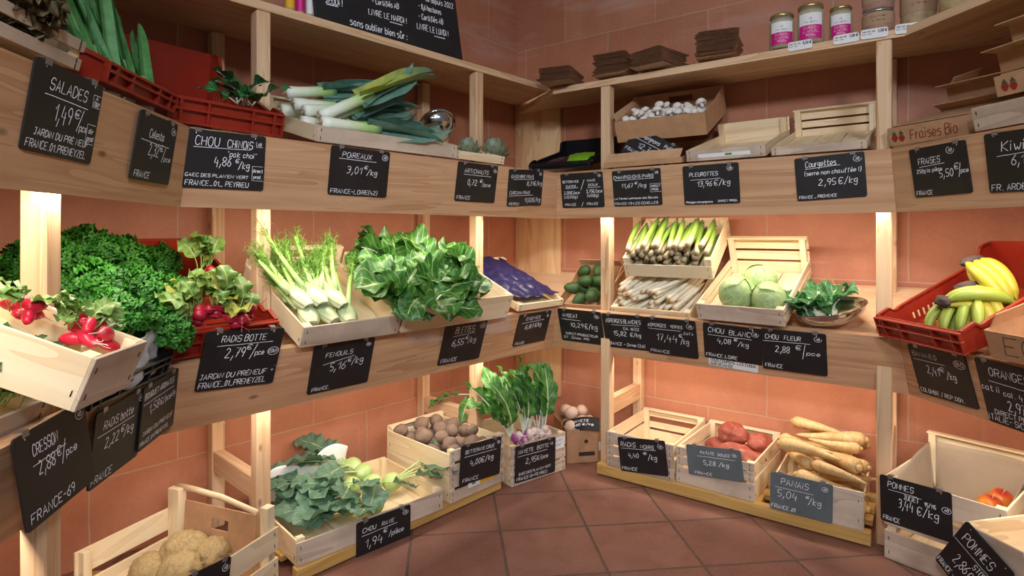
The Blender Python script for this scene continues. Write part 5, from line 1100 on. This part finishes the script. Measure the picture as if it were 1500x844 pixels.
# bananas
def banana_mesh(k, m):
    mb = MB(); n = 18; pts, rad = [], []; R = .135; A = 1.25
    for j in range(n+1):
        u = j/n; a = u*A; pts.append((R*sin(a), 0, R*(cos(a)-1))); rad.append(.0058+(.0122)*sin(pi*min(1, max(0, (u-.10)/.84)))**.5 if .10 < u < .94 else .0055)
    mb.tube(pts, rad, 6, up=(0, 0, 1)); return mb.mesh('banana', (m,))
BM_ = [banana_mesh(1, M_BAN), banana_mesh(2, M_BANG)]
def hand(label, M, n, green, seed, fan=.9):
    t = thing('banana_hand', label, 'bananas', M, 'hands of bananas in the red crate'); r = random.Random(seed)
    for j in range(n):
        row = j % 2; m = (n+1)//2; k = j//2-(m-1)/2; a = k*fan
        link('banana', BM_[1 if r.random() < green else 0], t, rot(a, .0+.42*row, -k*.25, (0, k*.017, -.010*row), r.uniform(.95, 1.06)))
    mb = MB(); lump(mb, .017, .030, .013, .3, 3, seed, 3, .08); mb.build('crown', M_CROWN, t)
for px, py, z, rz, ry, n, g, sd, lb in ((1424, 382, .165, -.30, .05, 6, .05, 1, 'highest hand of bananas, the yellowest, at the back of the crate'), (1416, 420, .115, -.45, .15, 6, .5, 2, 'hand of bananas in the middle of the crate'), (1382, 455, .095, -1.25, -.12, 8, .9, 3, 'greenest hand of bananas at the front with short fruit fanned out'), (1458, 452, .115, 1.15, -.30, 4, .25, 4, 'hand of bananas with its dark crown beside the cardboard box')):
    p = pix('banana', px, py, z); hand(lb, place('banana', min(max(p.x, .05), .20), p.y+(.09 if sd == 3 else 0), z, rz, 0, ry, .86 if sd == 3 else 1.12), n, g, sd, .14 if sd != 3 else .42)

# leeks: white shank along +x, then a fan of folded blades
LK = [leaf_mesh('leaf', (m, m), .30, .060, 'blade', b, l, .75, .05, 1.5, k, 16, 6, 0, 0, twist=tw) for k, m, b, l, tw in ((1, M_LEEKL, .25, .05, .2), (2, M_LEEKL, .5, .15, -.3), (3, M_LEEKL, .1, -.02, .1), (4, M_LEEKY, .3, .1, .2))]
def leek(label, M, seed, L=.24, n=6, yellow=False, spread=.16, r=.019):
    t = thing('leek', label, 'leek', M, 'leeks in the wide crate'); g = random.Random(seed); mb = MB(); pts = [(L*j/8, 0, 0) for j in range(9)]
    mb.tube(pts, [r*1.08, r*1.12, r*1.02]+[r]*4+[r*1.05, r*1.1], 14); mb.build('shank', M_LEEKS, t)
    mb = MB()
    for _ in range(14): mb.tube([(0, g.uniform(-.008, .008), g.uniform(-.008, .008)), (-g.uniform(.01, .02), g.uniform(-.014, .014), g.uniform(-.014, .01))], [.0008, .0004], 3)
    mb.build('roots', M_ROOT, t)
    for j in range(n):
        a = (j-(n-1)/2)/max(1, n-1)*2*spread
        link('leaf', LK[3] if yellow and j % 2 == 0 else LK[j % 3], t, rot(a+g.uniform(-.05, .05), -g.uniform(-.05, .12), (pi if j % 2 else 0)+g.uniform(-.4, .4), (L-.05, 0, 0), g.uniform(.85, 1.1)))
for x, y, z, rz, ry, L, ye, sd, lb in ((.030, .300, .120, -.05, -.20, .17, False, 1, 'leek at the top left of the crate pointing up to the right'), (.035, .245, .090, -.02, -.08, .19, False, 2, 'leek with a thick pale shank under the topmost one'), (.060, .105, .070, .06, -.50, .20, True, 3, 'leek with a yellowing leaf that stands up highest'), (.030, .035, .055, .0, -.02, .20, False, 4, 'frontmost leek lying along the board edge'),
        (.030, .170, .040, .10, .0, .21, False, 5, 'leek low in the crate behind the front one'), (.110, .130, .075, .15, -.42, .12, False, 6, 'leek of loose dark blades beside the yellowing one'), (.050, .200, .075, .12, -.16, .18, False, 7, 'leek in the middle of the pile turned to the back'), (.150, .075, .040, .05, -.06, .10, False, 8, 'leek at the right with blades reaching the artichokes'), (.170, .160, .060, .12, -.16, .08, False, 9, 'short leek at the right back of the pile'), (.030, .320, .060, .0, -.04, .20, False, 10, 'leek lowest at the back of the wide crate')):
    leek(lb, place('leek', x, y, z, rz, 0, ry), sd, L, 6, ye)
# standing leek tops in the upper left red crate
LG = [leaf_mesh('leaf', (M_LEEKG, M_LEEKG), .34, .040, 'blade', b, l, .8, .04, 1.5, k, 16, 6, 0, 0, twist=tw) for k, b, l, tw in ((1, .15, .0, .2), (2, .35, .1, -.2), (3, -.1, 0, .1))]
for px, py, lb, ang, sd in ((128, 96, 'tall green leek tops leaning left beside the nearest upper post', -.10, 1), (152, 112, 'green leek tops with the longest blades above the red crate', -.03, 2), (176, 116, 'leek tops with a yellow green blade in the red crate', .05, 3), (205, 138, 'short leek tops leaning right over the red crate side', .30, 4)):
    s, z = on_run(0, px, py, .10)
    t = thing('leek', lb, 'leek', frame(0, s, .08, z-.02), 'leek tops standing in the upper left crate'); r = random.Random(sd); mb = MB(); mb.tube([(0, 0, -.03), (0, .005, 0), (0, .02, .06)], [.014, .014, .016], 10); mb.build('shank', M_LEEKS, t)
    for j in range(7): link('leaf', LG[j % 3], t, Matrix.Rotation(ang+(j-3)*.085, 4, 'Y') @ Matrix.Rotation(-.35+r.uniform(-.15, .15), 4, 'X') @ Matrix.Rotation(-pi/2, 4, 'Y') @ Matrix.Rotation(r.uniform(-1, 1), 4, 'X') @ Matrix.Scale(r.uniform(.6, .98) if sd != 4 else .72, 4))
# lettuce, pak choi, artichokes, apples
LT = [leaf_mesh('leaf', (M_LETT, M_STEM), .12, .11, 'broad', 1.4, 1.1, .1, .20, 4, k, 16, 10, .004, 0) for k in (1, 2, 3)]
for px, py, sd, lb in ((10, 18, 1, 'brown and green lettuce head at the top left corner of the picture'), (40, 44, 2, 'brown lettuce head above the SALADES sign')):
    s, z = on_run(0, px, py, .03); t = thing('lettuce_head', lb, 'lettuce', frame(0, s, .045, z-.02), 'brown lettuces'); r = random.Random(sd)
    for j in range(16): link('leaf', LT[j % 3], t, rot(j*2.4, -r.uniform(.0, .5), 0, (0, 0, .0), r.uniform(.7, 1.05)))
PK = leaf_mesh('leaf', (M_PAK, M_CHST), .075, .06, 'ovate', 1.0, .7, .2, .12, 2, 3, 12, 7, .003, .03)
t = thing('pak_choi', 'small pak choi left at the front of the big red crate', 'pak choi', place('pak', .222, .05, .072, sc=1.2)); r = random.Random(2)
for j in range(11): link('leaf', PK, t, rot(r.uniform(0, 6.28), -r.uniform(-.3, .5), r.uniform(-.4, .4), (r.uniform(-.02, .02), r.uniform(-.015, .015), 0), r.uniform(.8, 1.1)))
def artichoke(label, M, r):
    t = thing('artichoke', label, 'artichoke', M, 'artichokes in the small crate'); mb = MB(); lump(mb, r*.8, r*.8, r*.95, .03, 2, 1); mb.tube([(0, 0, -r), (0, 0, -r*2)], [.009, .008], 8)
    for ring in range(7):
        th = -.9+ring*.36
        for j in range(9):
            a = j*2*pi/9+ring*.35; c = Vector((cos(th)*cos(a), cos(th)*sin(a), sin(th)*1.1))*r*.82
            def fn(u, v):
                up = Vector((-sin(th)*cos(a), -sin(th)*sin(a), cos(th))); out = Vector((cos(th)*cos(a), cos(th)*sin(a), sin(th))); side = Vector((-sin(a), cos(a), 0))
                return c+up*(u*r*.80)+out*(r*.10+u*r*.30)+side*((v-.5)*r*.62*max(0.02, (1-u**2.2)))
            mb.grid(fn, 5, 4)
    mb.build('head', M_ARTI, t)
for px, py, r, lb in ((728, 224, .044, 'artichoke standing right of the second upper post'), (690, 222, .038, 'artichoke half hidden behind the crate corner left of the post')):
    s, z = on_run(1, px, py, .10); artichoke(lb, frame(1, s, .11, z+.005, tilt=-25), r)
for px, py, sd, lb in ((1466, 743, 1, 'orange red apple in the paper lined crate'), (1450, 752, 2, 'red apple behind the edge of the apple crate')):
    p = pix('apple', px, py, .14); t = thing('apple', lb, 'apple', place('apple', min(p.x, .255), p.y, .165, sd, .3), 'apples in the lined crate'); mb = MB()
    mb.lathe([(.004, -.026), (.016, -.030), (.028, -.022), (.034, -.004), (.033, .012), (.024, .026), (.012, .028), (.003, .020)], 22); mb.build('fruit', M_APPLE, t)
    mb = MB(); mb.tube([(0, 0, .018), (.002, 0, .030), (.005, 0, .038)], [.0014, .0013, .0016], 6); mb.build('stem', CRG[2], t)
# ---------------------------------------------------------------- papers, films, boxes, jars and the remaining signs
BLUE = plain('dark_blue_paper', S(42, 39, 80), .34, .25, 14, bumpy=.25)
FILM2 = film('bag_film', (.86, .88, .95, 1), .34, .15); FILM3 = film('wrap_film', (.9, .9, .92, 1), .13, .12)
LINER = plain('grey_paper_liner', S(176, 158, 136), .7, .06, 14)
PINK = plain('magenta_label', S(206, 20, 130), .5); KRAFTL = plain('kraft_label', S(176, 144, 112), .8, .08, 30)
LID = plain('gold_lid', S(190, 170, 112), .3, metal=.8); LID2 = plain('silver_lid', S(190, 192, 196), .3, metal=.9)
FOOD = plain('preserved_cardoon', S(168, 146, 84), .5, .35, 60); FOOD2 = plain('orange_preserve', S(170, 92, 40), .5, .3, 50); FOOD3 = plain('yellow_preserve', S(186, 150, 60), .5, .35, 60)
REDI = plain('red_brown_ink', S(142, 62, 40), .8); GRNI = plain('green_ink', S(60, 90, 50), .8); YELP = plain('yellow_print', S(232, 176, 40), .7); GRNP = plain('green_print', S(90, 150, 60), .7)
def crumple(label, name, cat, M, fn, m, nu=26, nv=18, amp=.004, fr=22, seed=1, thick=.0006, group=None):
    mb = MB()
    def f2(u, v):
        p = Vector(fn(u, v)); return p+Vector((noise.noise(p*fr+Vector((seed, 0, 0))), noise.noise(p*fr+Vector((0, seed, 5))), noise.noise(p*fr+Vector((9, 0, seed)))))*amp
    mb.grid(f2, nu, nv); o = mb.build(name, m); o.matrix_world = M
    sd = o.modifiers.new('thickness', 'SOLIDIFY'); sd.thickness = thick
    return tag(o, label, cat, group)
def sheet(fn_pts):
    a, b, c, d = [Vector(p) for p in fn_pts]; return lambda u, v: (a.lerp(b, u)).lerp(d.lerp(c, u), v)
# white sheet in the kohlrabi crate
def fn(u, v):
    x = .006+u*.36; top = .115+.060*max(0, sin(2.2*u+.1))+.018*sin(9*u); 
    return (x, .335+.05*min(1, v/.45), .012+.010*v) if v < .45 else (x, .385-.012*sin(5*u), .0165+(v-.45)/.55*(top-.0165))
crumple('crumpled white sheet behind the kohlrabi leaves', 'plastic_sheet', 'sheet', K['kohlrabi'], fn, SHEET, 34, 24, .009, 16, 3)
# blue paper over the chicory crate
crumple('dark blue paper spread over the shallow crate near the corner', 'paper_sheet', 'paper', K['endive'], lambda u, v: (.010+u*.262, .020+v*.385, .050+.026*sin(3*u)*sin(2.5*v)), BLUE, 40, 50, .012, 32, 5)
# clear wrapping beside the near radishes, film over the chard front
a, b, c, d = [W(0, *on_run(0, px, py, o)[:1], o, on_run(0, px, py, o)[1]) for px, py, o in ((150, 522, -.02), (234, 480, .035), (226, 548, .036), (136, 588, .030))]
crumple('crumpled clear plastic wrapping beside the near radish crate', 'plastic_wrap', 'plastic film', Matrix.Identity(4), sheet((a, b, c, d)), FILM2, 30, 20, .016, 20, 2)
def on_board(px, py, pl): return on_plane(px, py, pl[0], pl[1])
DW = board_plane(1, False, .0006)
q = [on_board(x, y, DW) for x, y in ((588, 484), (752, 459), (746, 486), (600, 505))]
crumple('clear film hanging over the board below the chard', 'plastic_wrap', 'plastic film', Matrix.Identity(4), sheet(q), FILM3, 30, 8, .0004, 26, 4, thick=.0003)
# liner of the tall apple crate
def fn(u, v):
    w, d = .290, .385; L = d+w+d; s = u*L; z = .085+v*(.150+.045*sin(pi*u)); r = .03
    if s < d: x, y = .010+.02*(1-v), s
    elif s < d+w: x, y = .010+(s-d), d-.004-.01*(1-v)
    else: x, y = w+.004-.02*(1-v), d-(s-d-w)
    return (x+.0, max(.012, y+.008 if s < d else y), z+(.02*sin(3*s) if v > .8 else 0))
crumple('grey brown paper liner standing in the tall apple crate', 'paper_liner', 'paper', K['apple'], fn, LINER, 40, 12, .004, 9, 7)
# brown carton panel in the celeriac crate
t = thing('cardboard_tray', 'brown cardboard panel with a hand hole inside the celeriac crate', 'cardboard', K['celeriac'] @ Matrix.Translation((.262, .055, .0)) @ Matrix.Rotation(pi/2, 4, 'Z') @ Matrix.Rotation(radians(4), 4, 'X'))
mb = MB()
for x0, x1, z0, z1 in ((0, .272, .008, .120), (0, .10, .120, .150), (.165, .272, .120, .150), (0, .272, .150, .185)): mb.box(x0, x1, 0, .004, z0, z1, .0004)
mb.build('panel', CARD, t, False)
# writing and labels fixed to crates
def mark(k, name, m, fn, label=None):
    mb = MB(); fn(mb); return mb.build(name, m, holder[k], False, label=label)
def patch(mb, x0, x1, z0, z1, y=-.0012, slope=0): mb.add([(x0, y, z0), (x1, y, z0+slope), (x1, y, z1+slope), (x0, y, z1)], [(0, 1, 2, 3)])
mark('beet_low', 'paper_label', WHT, lambda mb: patch(mb, .088, .150, .030, .062), 'white printed label'); mark('beet_low', 'yellow_label', YELP, lambda mb: patch(mb, .150, .225, .030, .062), 'yellow printed label')
mark('beet_low', 'label_print', GRNP, lambda mb: (patch(mb, .108, .126, .038, .056, -.0016)))
mark('turnip', 'paper_label', WHT, lambda mb: patch(mb, .228, .292, .100, .150), 'white printed label'); mark('turnip', 'label_print', INK, lambda mb: (write(mb, 'NAVET', .236, .280, .132, .008, .0012, dep=-.0016), write(mb, '12x1', .240, .270, .112, .012, .0012, dep=-.0016)))
mark('orange', 'lettering', INK, lambda mb: write(mb, 'ECS', .045, .175, .020, .048, .0022, dep=-.0008)); mark('orange', 'paper_label', WHT, lambda mb: patch(mb, .215, .285, .010, .060), 'white printed label')
mark('orange', 'label_print', INK, lambda mb: [write(mb, 'iliiil il', .222, .278, .046-.010*j, .005, .0008, dep=-.0016) for j in range(4)])
mark('apple2', 'paper_label', WHT, lambda mb: patch(mb, .225, .335, .120, .215), 'white printed label'); mark('apple2', 'label_print', INK, lambda mb: [write(mb, 'ii lii il lii', .235, .325, .195-.016*j, .007, .0010, dep=-.0016) for j in range(5)])
mark('oyster', 'paper_label', WHT, lambda mb: patch(mb, .045, .235, .012, .026), 'white printed strip'); mark('oyster', 'label_print', GRNP, lambda mb: patch(mb, .145, .170, .015, .023, -.0016))
mark('swede', 'paper_label', WHT, lambda mb: patch(mb, .148, .170, .05, .09), 'white printed label')
mark('swede', 'hand_hole', INK, lambda mb: [patch(mb, .055, .130, .030, .048, -.0006), mb.lathe([(.009, 0), (.009, .0008)], 14, M=Matrix.Translation((.09, -.0004, .095)) @ Matrix.Rotation(pi/2, 4, 'X'))])
# sheet of print tucked in front of the bananas
p0 = [on_plane(x, y, W(3, 0, .028, 0), Vector(tuple(seg(3)[2])+(0,))) for x, y in ((1361, 483), (1404, 503), (1404, 516), (1361, 503))]
t = thing('paper_note', 'printed paper tucked between the banana crate and the board', 'paper', Matrix.Identity(4)); mb = MB(); n3 = Vector(tuple(seg(3)[2])+(0,)); mb.add([p for p in p0]+[p+n3*.0006 for p in p0], [(0, 1, 2, 3), (7, 6, 5, 4), (0, 4, 5, 1), (1, 5, 6, 2), (2, 6, 7, 3), (3, 7, 4, 0)]); mb.build('sheet', WHT, t, False)
mb = MB(); f = lambda u, v: p0[0].lerp(p0[1], u).lerp(p0[3].lerp(p0[2], u), v)-n3*.0006
for v in (.25, .5): mb.add([f(.12, v), f(.9, v), f(.9, v+.10), f(.12, v+.10)], [(3, 2, 1, 0)])
mb.build('print', INK, t, False)
# remaining signs
quad_sign('narrow white paper strip with a handwritten note under the CHOU BLANC sign', board_plane(2, False, .0008), ((1038, 521), (1111, 533.5), (1110.5, 546), (1038.6, 534)), [('NOUS COUPONS  LES CHOUX', .04, .96, .52, .30), ('SUR DEMANDE', .04, .50, .10, .30)], None, board=WHT, ink=INK, name='paper_note', cat='note', clips=(), eyes=False, group=None)
n2 = Vector(tuple(seg(2)[2])+(0,))
quad_sign('black chalk sign reading champignons paris 12,71 lying askew in the low carton', (W(2, .3, .060, 1.36), (-n2*.96+Vector((0, 0, .28))).normalized(), None), ((930.6, 183.3), (992.8, 216.2), (975, 256), (912.9, 223.3)),
          [('Champignons', .08, .62, .74, .13), ('PARiS', .72, .94, .76, .11), ('_', .12, .90, .64, 0), ('12,71', .24, .58, .38, .17), ('€/kg', .62, .86, .36, .14), ('FRANCE-43', .04, .56, .14, .11)], (.88, .30, .07))
quad_sign('black chalk sign bent over the edge of the brown corner carton', (K['swede'] @ Vector((.09, .0, .172)), (-n2*.75+Vector((0, 0, .66))).normalized(), None), ((832, 613), (874, 609), (882, 627), (818, 634)), [('NAVETS', .25, .70, .62, .16), ('4,60', .22, .48, .34, .16), ('€/kg', .54, .84, .36, .14), ('FRANCE', .06, .36, .08, .10)], None, bend=.014, clips=())
quad_sign('black chalk sign reading POMMES STORY turned diagonally at the bottom right', cp(K['apple2'], .008), ((1419.8, 764.4), (1487, 843), (1434, 897), (1367.8, 817.6)),
          [('POMMES', .12, .74, .70, .16), ('_', .02, .80, .62, 0), ('STORY', .52, .82, .48, .10), ('2,86', .22, .50, .28, .18), ('€/kg', .54, .80, .26, .15), ('FRANCE - 69', .02, .50, .05, .09)], None, clips=())
quad_sign('black chalk sign on the celeriac crate, cut by the bottom edge', cp(K['celeriac']), ((270, 847), (335, 815.4), (334, 885), (269, 922)), [], (.88, .82, .09))
# tall menu board leaning on the top shelf
MBM = frame(1, .448, .196, 1.7535, tilt=-10)
def mb_xy(px, py):
    q = MBM.inverted() @ on_plane(px, py, MBM.translation, (MBM.to_3x3() @ Vector((0, 1, 0))).normalized()); return q.x, q.z
t = thing('menu_board', 'large black chalkboard leaning on the left top shelf', 'chalkboard', MBM); mb = MB(); mb.box(0, .66, 0, .012, 0, .62, .002); mb.build('board', SLATE, t, False)
mb = MB()
for s_, xa, ya, xb, yb, hh in (('sans oublier bien sûr :', 513, 36, 597, 59, .026), ('LiVRÉ LE MARDi !', 540, 21, 596, 35, .022), ('LiVRÉ LE LUNDi !', 611, 42, 657, 54, .024), ('- Certifiés AB', 613, 27, 649, 36, .022), ('- 0,6 hectares', 613, 12, 646, 22, .022), ('mi depuis 2022', 624, 2, 664, 13, .022), ('- Certifiés AB', 545, 5, 584, 13, .020), ('JEUDi !', 477, 4, 502, 10, .024)):
    (x0, z0), (x1, z1) = mb_xy(xa, ya), mb_xy(xb, yb); write(mb, s_, x0, x1, z0, hh, .0026, .15, -.0008, fall=z1-z0)
for xa, ya, xb, yb in ((571, 32, 589, 37), (636, 53, 652, 57), (478, 6, 495, 10)): (x0, z0), (x1, z1) = mb_xy(xa, ya), mb_xy(xb, yb); ribbon(mb, [(x0, z0), ((x0+x1)/2, (z0+z1)/2), (x1, z1)], .003, -.0008)
mb.build('lettering', CHALK, t, False)
# jars
def jar(label, M, r, h, food, lid, lab=None, group='jars on the top shelf', z0=.16, z1=.78):
    t = thing('preserve_jar', label, 'jar', M, group); mb = MB(); mb.lathe([(r*.80, .001), (r*.95, .004), (r*.95, h*.78), (r*.80, h*.86)], 28); mb.build('contents', food, t)
    mb = MB(); mb.lathe([(r*.84, 0), (r, .004), (r, h*.80), (r*.86, h*.88), (r*.86, h*.92)], 28); mb.build('glass', GLASS, t)
    mb = MB(); mb.lathe([(r*.90, h*.905), (r*.93, h*.91), (r*.93, h*.985), (r*.88, h), (r*.02, h)], 28); mb.build('lid', lid, t)
    def arc(a0, a1, za, zb, rr=1.006):
        m = MB(); m.grid(lambda u, v: (r*rr*sin(a0+(a1-a0)*u), -r*rr*cos(a0+(a1-a0)*u), za+(zb-za)*v), 16, 1); return m
    if lab == 'pink':
        lo = arc(-.9, .9, h*.10, h*.74).build('label', WHT, t); arc(-.9, .9, h*.10, h*.44, 1.010).build('label_band', PINK, t); txt = [('CARDON', -.55, .55, .34, .055), ('AU NATUREL', -.6, .6, .25, .05), ('BOCAL', -.35, .35, .17, .04)]; txt2 = [('MAiSON', -.5, .5, .49, .035), ('o', -.1, .1, .58, .06)]
    elif lab == 'kraft':
        lo = arc(-1.5, 1.5, h*.30, h*.86).build('label', KRAFTL, t); txt = []; txt2 = [('Gourmet', -.5, .5, .62, .08), ('la ferme', -.4, .4, .45, .05)]
    else: txt, txt2 = [], []
    for tx, m in ((txt, WHT), (txt2, INK)):
        if not tx: continue
        q = MB()
        for s_, a, b, z, hh in tx: write(q, s_, a, b, z*h, hh*h, .0011, .1, 0)
        for v in q.v: a = v.x if abs(v.x) < 1.6 else 0; v.x, v.y = r*1.016*sin(a), -r*1.016*cos(a)
        q.build('label_print', m, lo, False)
def stand(i, s, off): return frame(i, s, off, (1.7005 if i > 1 else 1.7505)+.068*(off-PF[i])+.0055)
def face(i, s, off): # turned to look into the room
    M = stand(i, s, off); p = M.translation; return Matrix.Translation(p) @ Matrix.Rotation(atan2(p.x, p.y)*-1, 4, 'Z')
jar('jar with magenta label at the left of three on the right top shelf', face(2, .888, .135), .044, .128, FOOD, LID, 'pink'); jar('jar with magenta label in the middle, the tallest of three', face(2, .984, .135), .045, .142, FOOD, LID, 'pink'); jar('jar with magenta label at the right, smallest of three', face(2, 1.076, .165), .038, .122, FOOD, LID, 'pink')
jar('lower squat jar with kraft label beside the post', face(2, 1.190, .14), .048, .075, FOOD2, LID2, 'kraft'); M = face(2, 1.190, .14); jar('upper squat jar with kraft label stacked on another', Matrix.Translation((0, 0, .0758)) @ M, .048, .075, FOOD2, LID2, 'kraft')
jar('big jar with kraft label right of the stacked squat jars', face(2, 1.302, .16), .052, .150, FOOD3, LID2, 'kraft'); jar('big kraft labelled jar farthest right on the top shelf', face(3, .090, .15), .052, .150, FOOD3, LID2, 'kraft')
for px, lb, m in ((427, 'yellow labelled jar at the left of the menu board', YELP), (442, 'pink labelled jar between the yellow one and the menu board', PINK), (457, 'pale labelled jar touching the menu board', WHT)):
    s, _ = on_run(1, px, 10, .235); M = face(1, s-.0, .245) @ Matrix.Scale(.80, 4); t = thing('preserve_jar', lb, 'jar', M, 'jars beside the menu board'); mb = MB(); mb.lathe([(.016, 0), (.0185, .003), (.0185, .085), (.014, .098), (.014, .102)], 20); mb.build('glass', GLASS, t)
    mb = MB(); mb.lathe([(.015, .001), (.0172, .004), (.0172, .084), (.013, .095)], 20); mb.build('contents', FOOD3, t); mb = MB(); mb.lathe([(.0155, .100), (.0155, .112), (.002, .113)], 20); mb.build('lid', LID, t)
    mb = MB(); mb.grid(lambda u, v: (.0188*sin(-1.3+2.6*u), -.0188*cos(-1.3+2.6*u), .016+.058*v), 14, 1); mb.build('label', m, t)
# price strips on the shelf edge
for q, lb, tx in ((((1154, 63), (1190, 57), (1190, 70), (1155, 76)), 'white price strip under the jars with magenta labels', '5,50 €'), (((1221, 53), (1258.8, 46.5), (1258, 60), (1221, 66.5)), 'white price strip left of the stacked squat jars', '7,50 €'), (((1261, 44.5), (1301, 39), (1301, 53), (1261, 59)), 'white price strip above the upper right post', '7,50 €'), (((1311, 37), (1352.5, 31), (1352.5, 45.5), (1311.5, 51)), 'white price strip right of the upper right post', '6,72 €')):
    quad_sign(lb, (W(2, 0, .0765, 1.69), Vector((-n2.x, -n2.y, 0)), None), q, [('iili lii iil', .06, .52, .66, .14), ('lii ili', .06, .40, .40, .12), (tx, .62, .96, .58, .26)], None, board=WHT, ink=INK, name='price_strip', cat='price label', clips=(), eyes=False, group='white price strips')
# stacks of folded kraft bags on the top shelf
bgm = []
for k in range(3):
    mb = MB(); rg = random.Random(k); w, d = .15, .21
    def fn(u, v): return ((u-.5)*w, (v-.5)*d+.0015*((int(u*28)) % 2)*(v < .02), .0030+.0012*noise.noise(Vector((u*4, v*4, k)))-.0024*(abs(2*u-1)**6))
    mb.grid(fn, 28, 10); mb.grid(lambda u, v: (lambda q: (q[0], q[1], -q[2]+.001))(fn(1-u, v)), 28, 10); bgm.append(mb.mesh('paper_bag', CARDD))
rg = random.Random(3)
for i, s, off, n, yaw, lb in ((2, -.030, .085, 9, 12, 'brown paper bag in the small stack at the shelf corner'), (2, .215, .150, 13, 6, 'brown paper bag in the fanned stack left of the middle stack'), (2, .420, .120, 10, -8, 'brown paper bag in the stack hanging over the shelf edge'), (2, .655, .150, 14, 10, 'brown paper bag in the biggest stack left of the jars')):
    for j in range(n):
        M = stand(i, s, off) @ Matrix.Translation((rg.uniform(-.004, .004), rg.uniform(-.008, .008), .0046+j*.0068)) @ Matrix.Rotation(radians(yaw+rg.uniform(-7, 7)), 4, 'Z') @ Matrix.Rotation(rg.uniform(-.02, .02), 4, 'Y')
        o = link('paper_bag', bgm[j % 3]); o.matrix_world = M; tag(o, lb, 'paper bag', 'paper bags: '+lb[19:])
# strawberry boxes
def berries(mb, x, z, s):
    for dx, dz in ((0, 0), (s*1.1, -.1*s)): mb.prism([(x+dx+s*.5*cos(a)*(1-.25*(sin(a) < 0)), z+dz+s*.55*sin(a)) for a in [k*2*pi/14 for k in range(14)]], 1, -.0012, -.0002)
def strawberry(M, label, w=.30, d=.24, h=.058, txt=True, flaps=()):
    t = carton(M, label, w, d, h, flaps=flaps, holes=False, group='cardboard strawberry boxes', name='strawberry_box')
    if txt:
        mb = MB(); write(mb, 'Fraises Bio', w*.30, w*.88, h*.22, h*.52, .0030, .1, -.0010); mb.build('lettering', REDI, t, False)
        mb = MB(); berries(mb, w*.09, h*.40, .020); mb.build('berry_print', plain('red_berry_print', S(150, 40, 36), .8), t, False)
        mb = MB(); [mb.prism([(w*.09+dx-.008, h*.58), (w*.09+dx+.008, h*.58), (w*.09+dx, h*.80)], 1, -.0014, -.0003) for dx in (0, .022)]; mb.build('leaf_print', GRNI, t, False)
    mb = MB(); mb.box(.004, w-.004, .02, d-.01, h+.0005, h+.004, .0005); mb.build('lid', CARD, t, False); return t
FA = frame(3, -.038, .030, 1.314, tilt=15, yaw=12); FB = K['kiwi']; at_ = lambda M, x, y, z, r=0, t=0: M @ Matrix.Translation((x, y, z)) @ Matrix.Rotation(radians(r), 4, 'Z') @ Matrix.Rotation(radians(t), 4, 'X')
strawberry(FA, 'front strawberry box with its printed front on the right upper board', .236)
for M, w, d, tx, fl, lb in ((at_(FA, .01, .25, .012), .24, .17, False, (('F', 60, .05),), 'strawberry box directly behind the printed front one'), (at_(FA, .03, .27, .080, -3, 3), .24, .15, False, (('F', 74, .06), ('L', 40, .04)), 'strawberry box on the second layer against the wall, flap hanging out'),
        (at_(FB, -.01, .10, .078, 2), .29, .24, True, (), 'printed strawberry box resting on the Kiwi crate'), (at_(FB, -.03, .15, .141, -2, 1), .30, .22, False, (('F', 78, .06),), 'strawberry box with an open flap on top of the printed one'),
        (at_(FB, .0, .17, .205, 3, 1), .30, .20, False, (('F', 82, .06),), 'topmost strawberry box of the right pile under the top shelf')):
    strawberry(M, lb, w, d, .056, tx, fl)
tg = thing('paper_tag', 'red and white printed tag on the strawberry box pile', 'tag', at_(FA, .15, .262, .072, 0, 30)); mb = MB(); mb.box(-.02, .022, -.012, .012, 0, .001, .0002); mb.build('sheet', WHT, tg, False); mb = MB(); mb.box(-.004, .021, -.002, .011, .0011, .0016, .0001); mb.build('red_print', plain('bright_red_print', S(200, 30, 40), .6), tg, False)
# steel bowl on the upper left, packets in the black crate
bowl('tilted steel bowl between the leeks and the second upper post', frame(1, 1.06, .285, 1.460, tilt=-48, yaw=-20), .075, .050)
def packet(label, M, m, w=.12, d=.16, h=.03):
    t = thing('food_packet', label, 'packet', M, 'packets in the black crate'); mb = MB()
    def fn(u, v): e = (sin(pi*u)*sin(pi*v))**.45; return ((u-.5)*w, (v-.5)*d, h*.5*e*(1+.25*noise.noise(Vector((u*5, v*5, 1)))))
    mb.grid(fn, 16, 18); mb.grid(lambda u, v: (lambda q: (q[0], q[1], -q[2]*.8))(fn(1-u, v)), 16, 18); mb.build('pouch', m, t)
    mb = MB()
    for v0 in (-.5, .47): mb.box(-w/2, w/2, d*v0, d*(v0+.03), -.0012, .0012, .0003)
    mb.build('seal', m, t, False)
DKP = plain('dark_purple_packet', S(52, 34, 48), .25, .4, 40); GRP = plain('lime_green_packet', S(128, 186, 40), .3, .15, 30)
p = pix('black', 846, 236, .03); packet('lime green packet at the right in the black crate', place('black', min(p.x, .21), max(.09, p.y), .030, .3, .1), GRP)
p = pix('black', 822, 238, .02); packet('dark vacuum packet in front of the lime green one', place('black', max(.07, p.x), .085, .022, -.2), DKP)
bpy.context.view_layer.update()
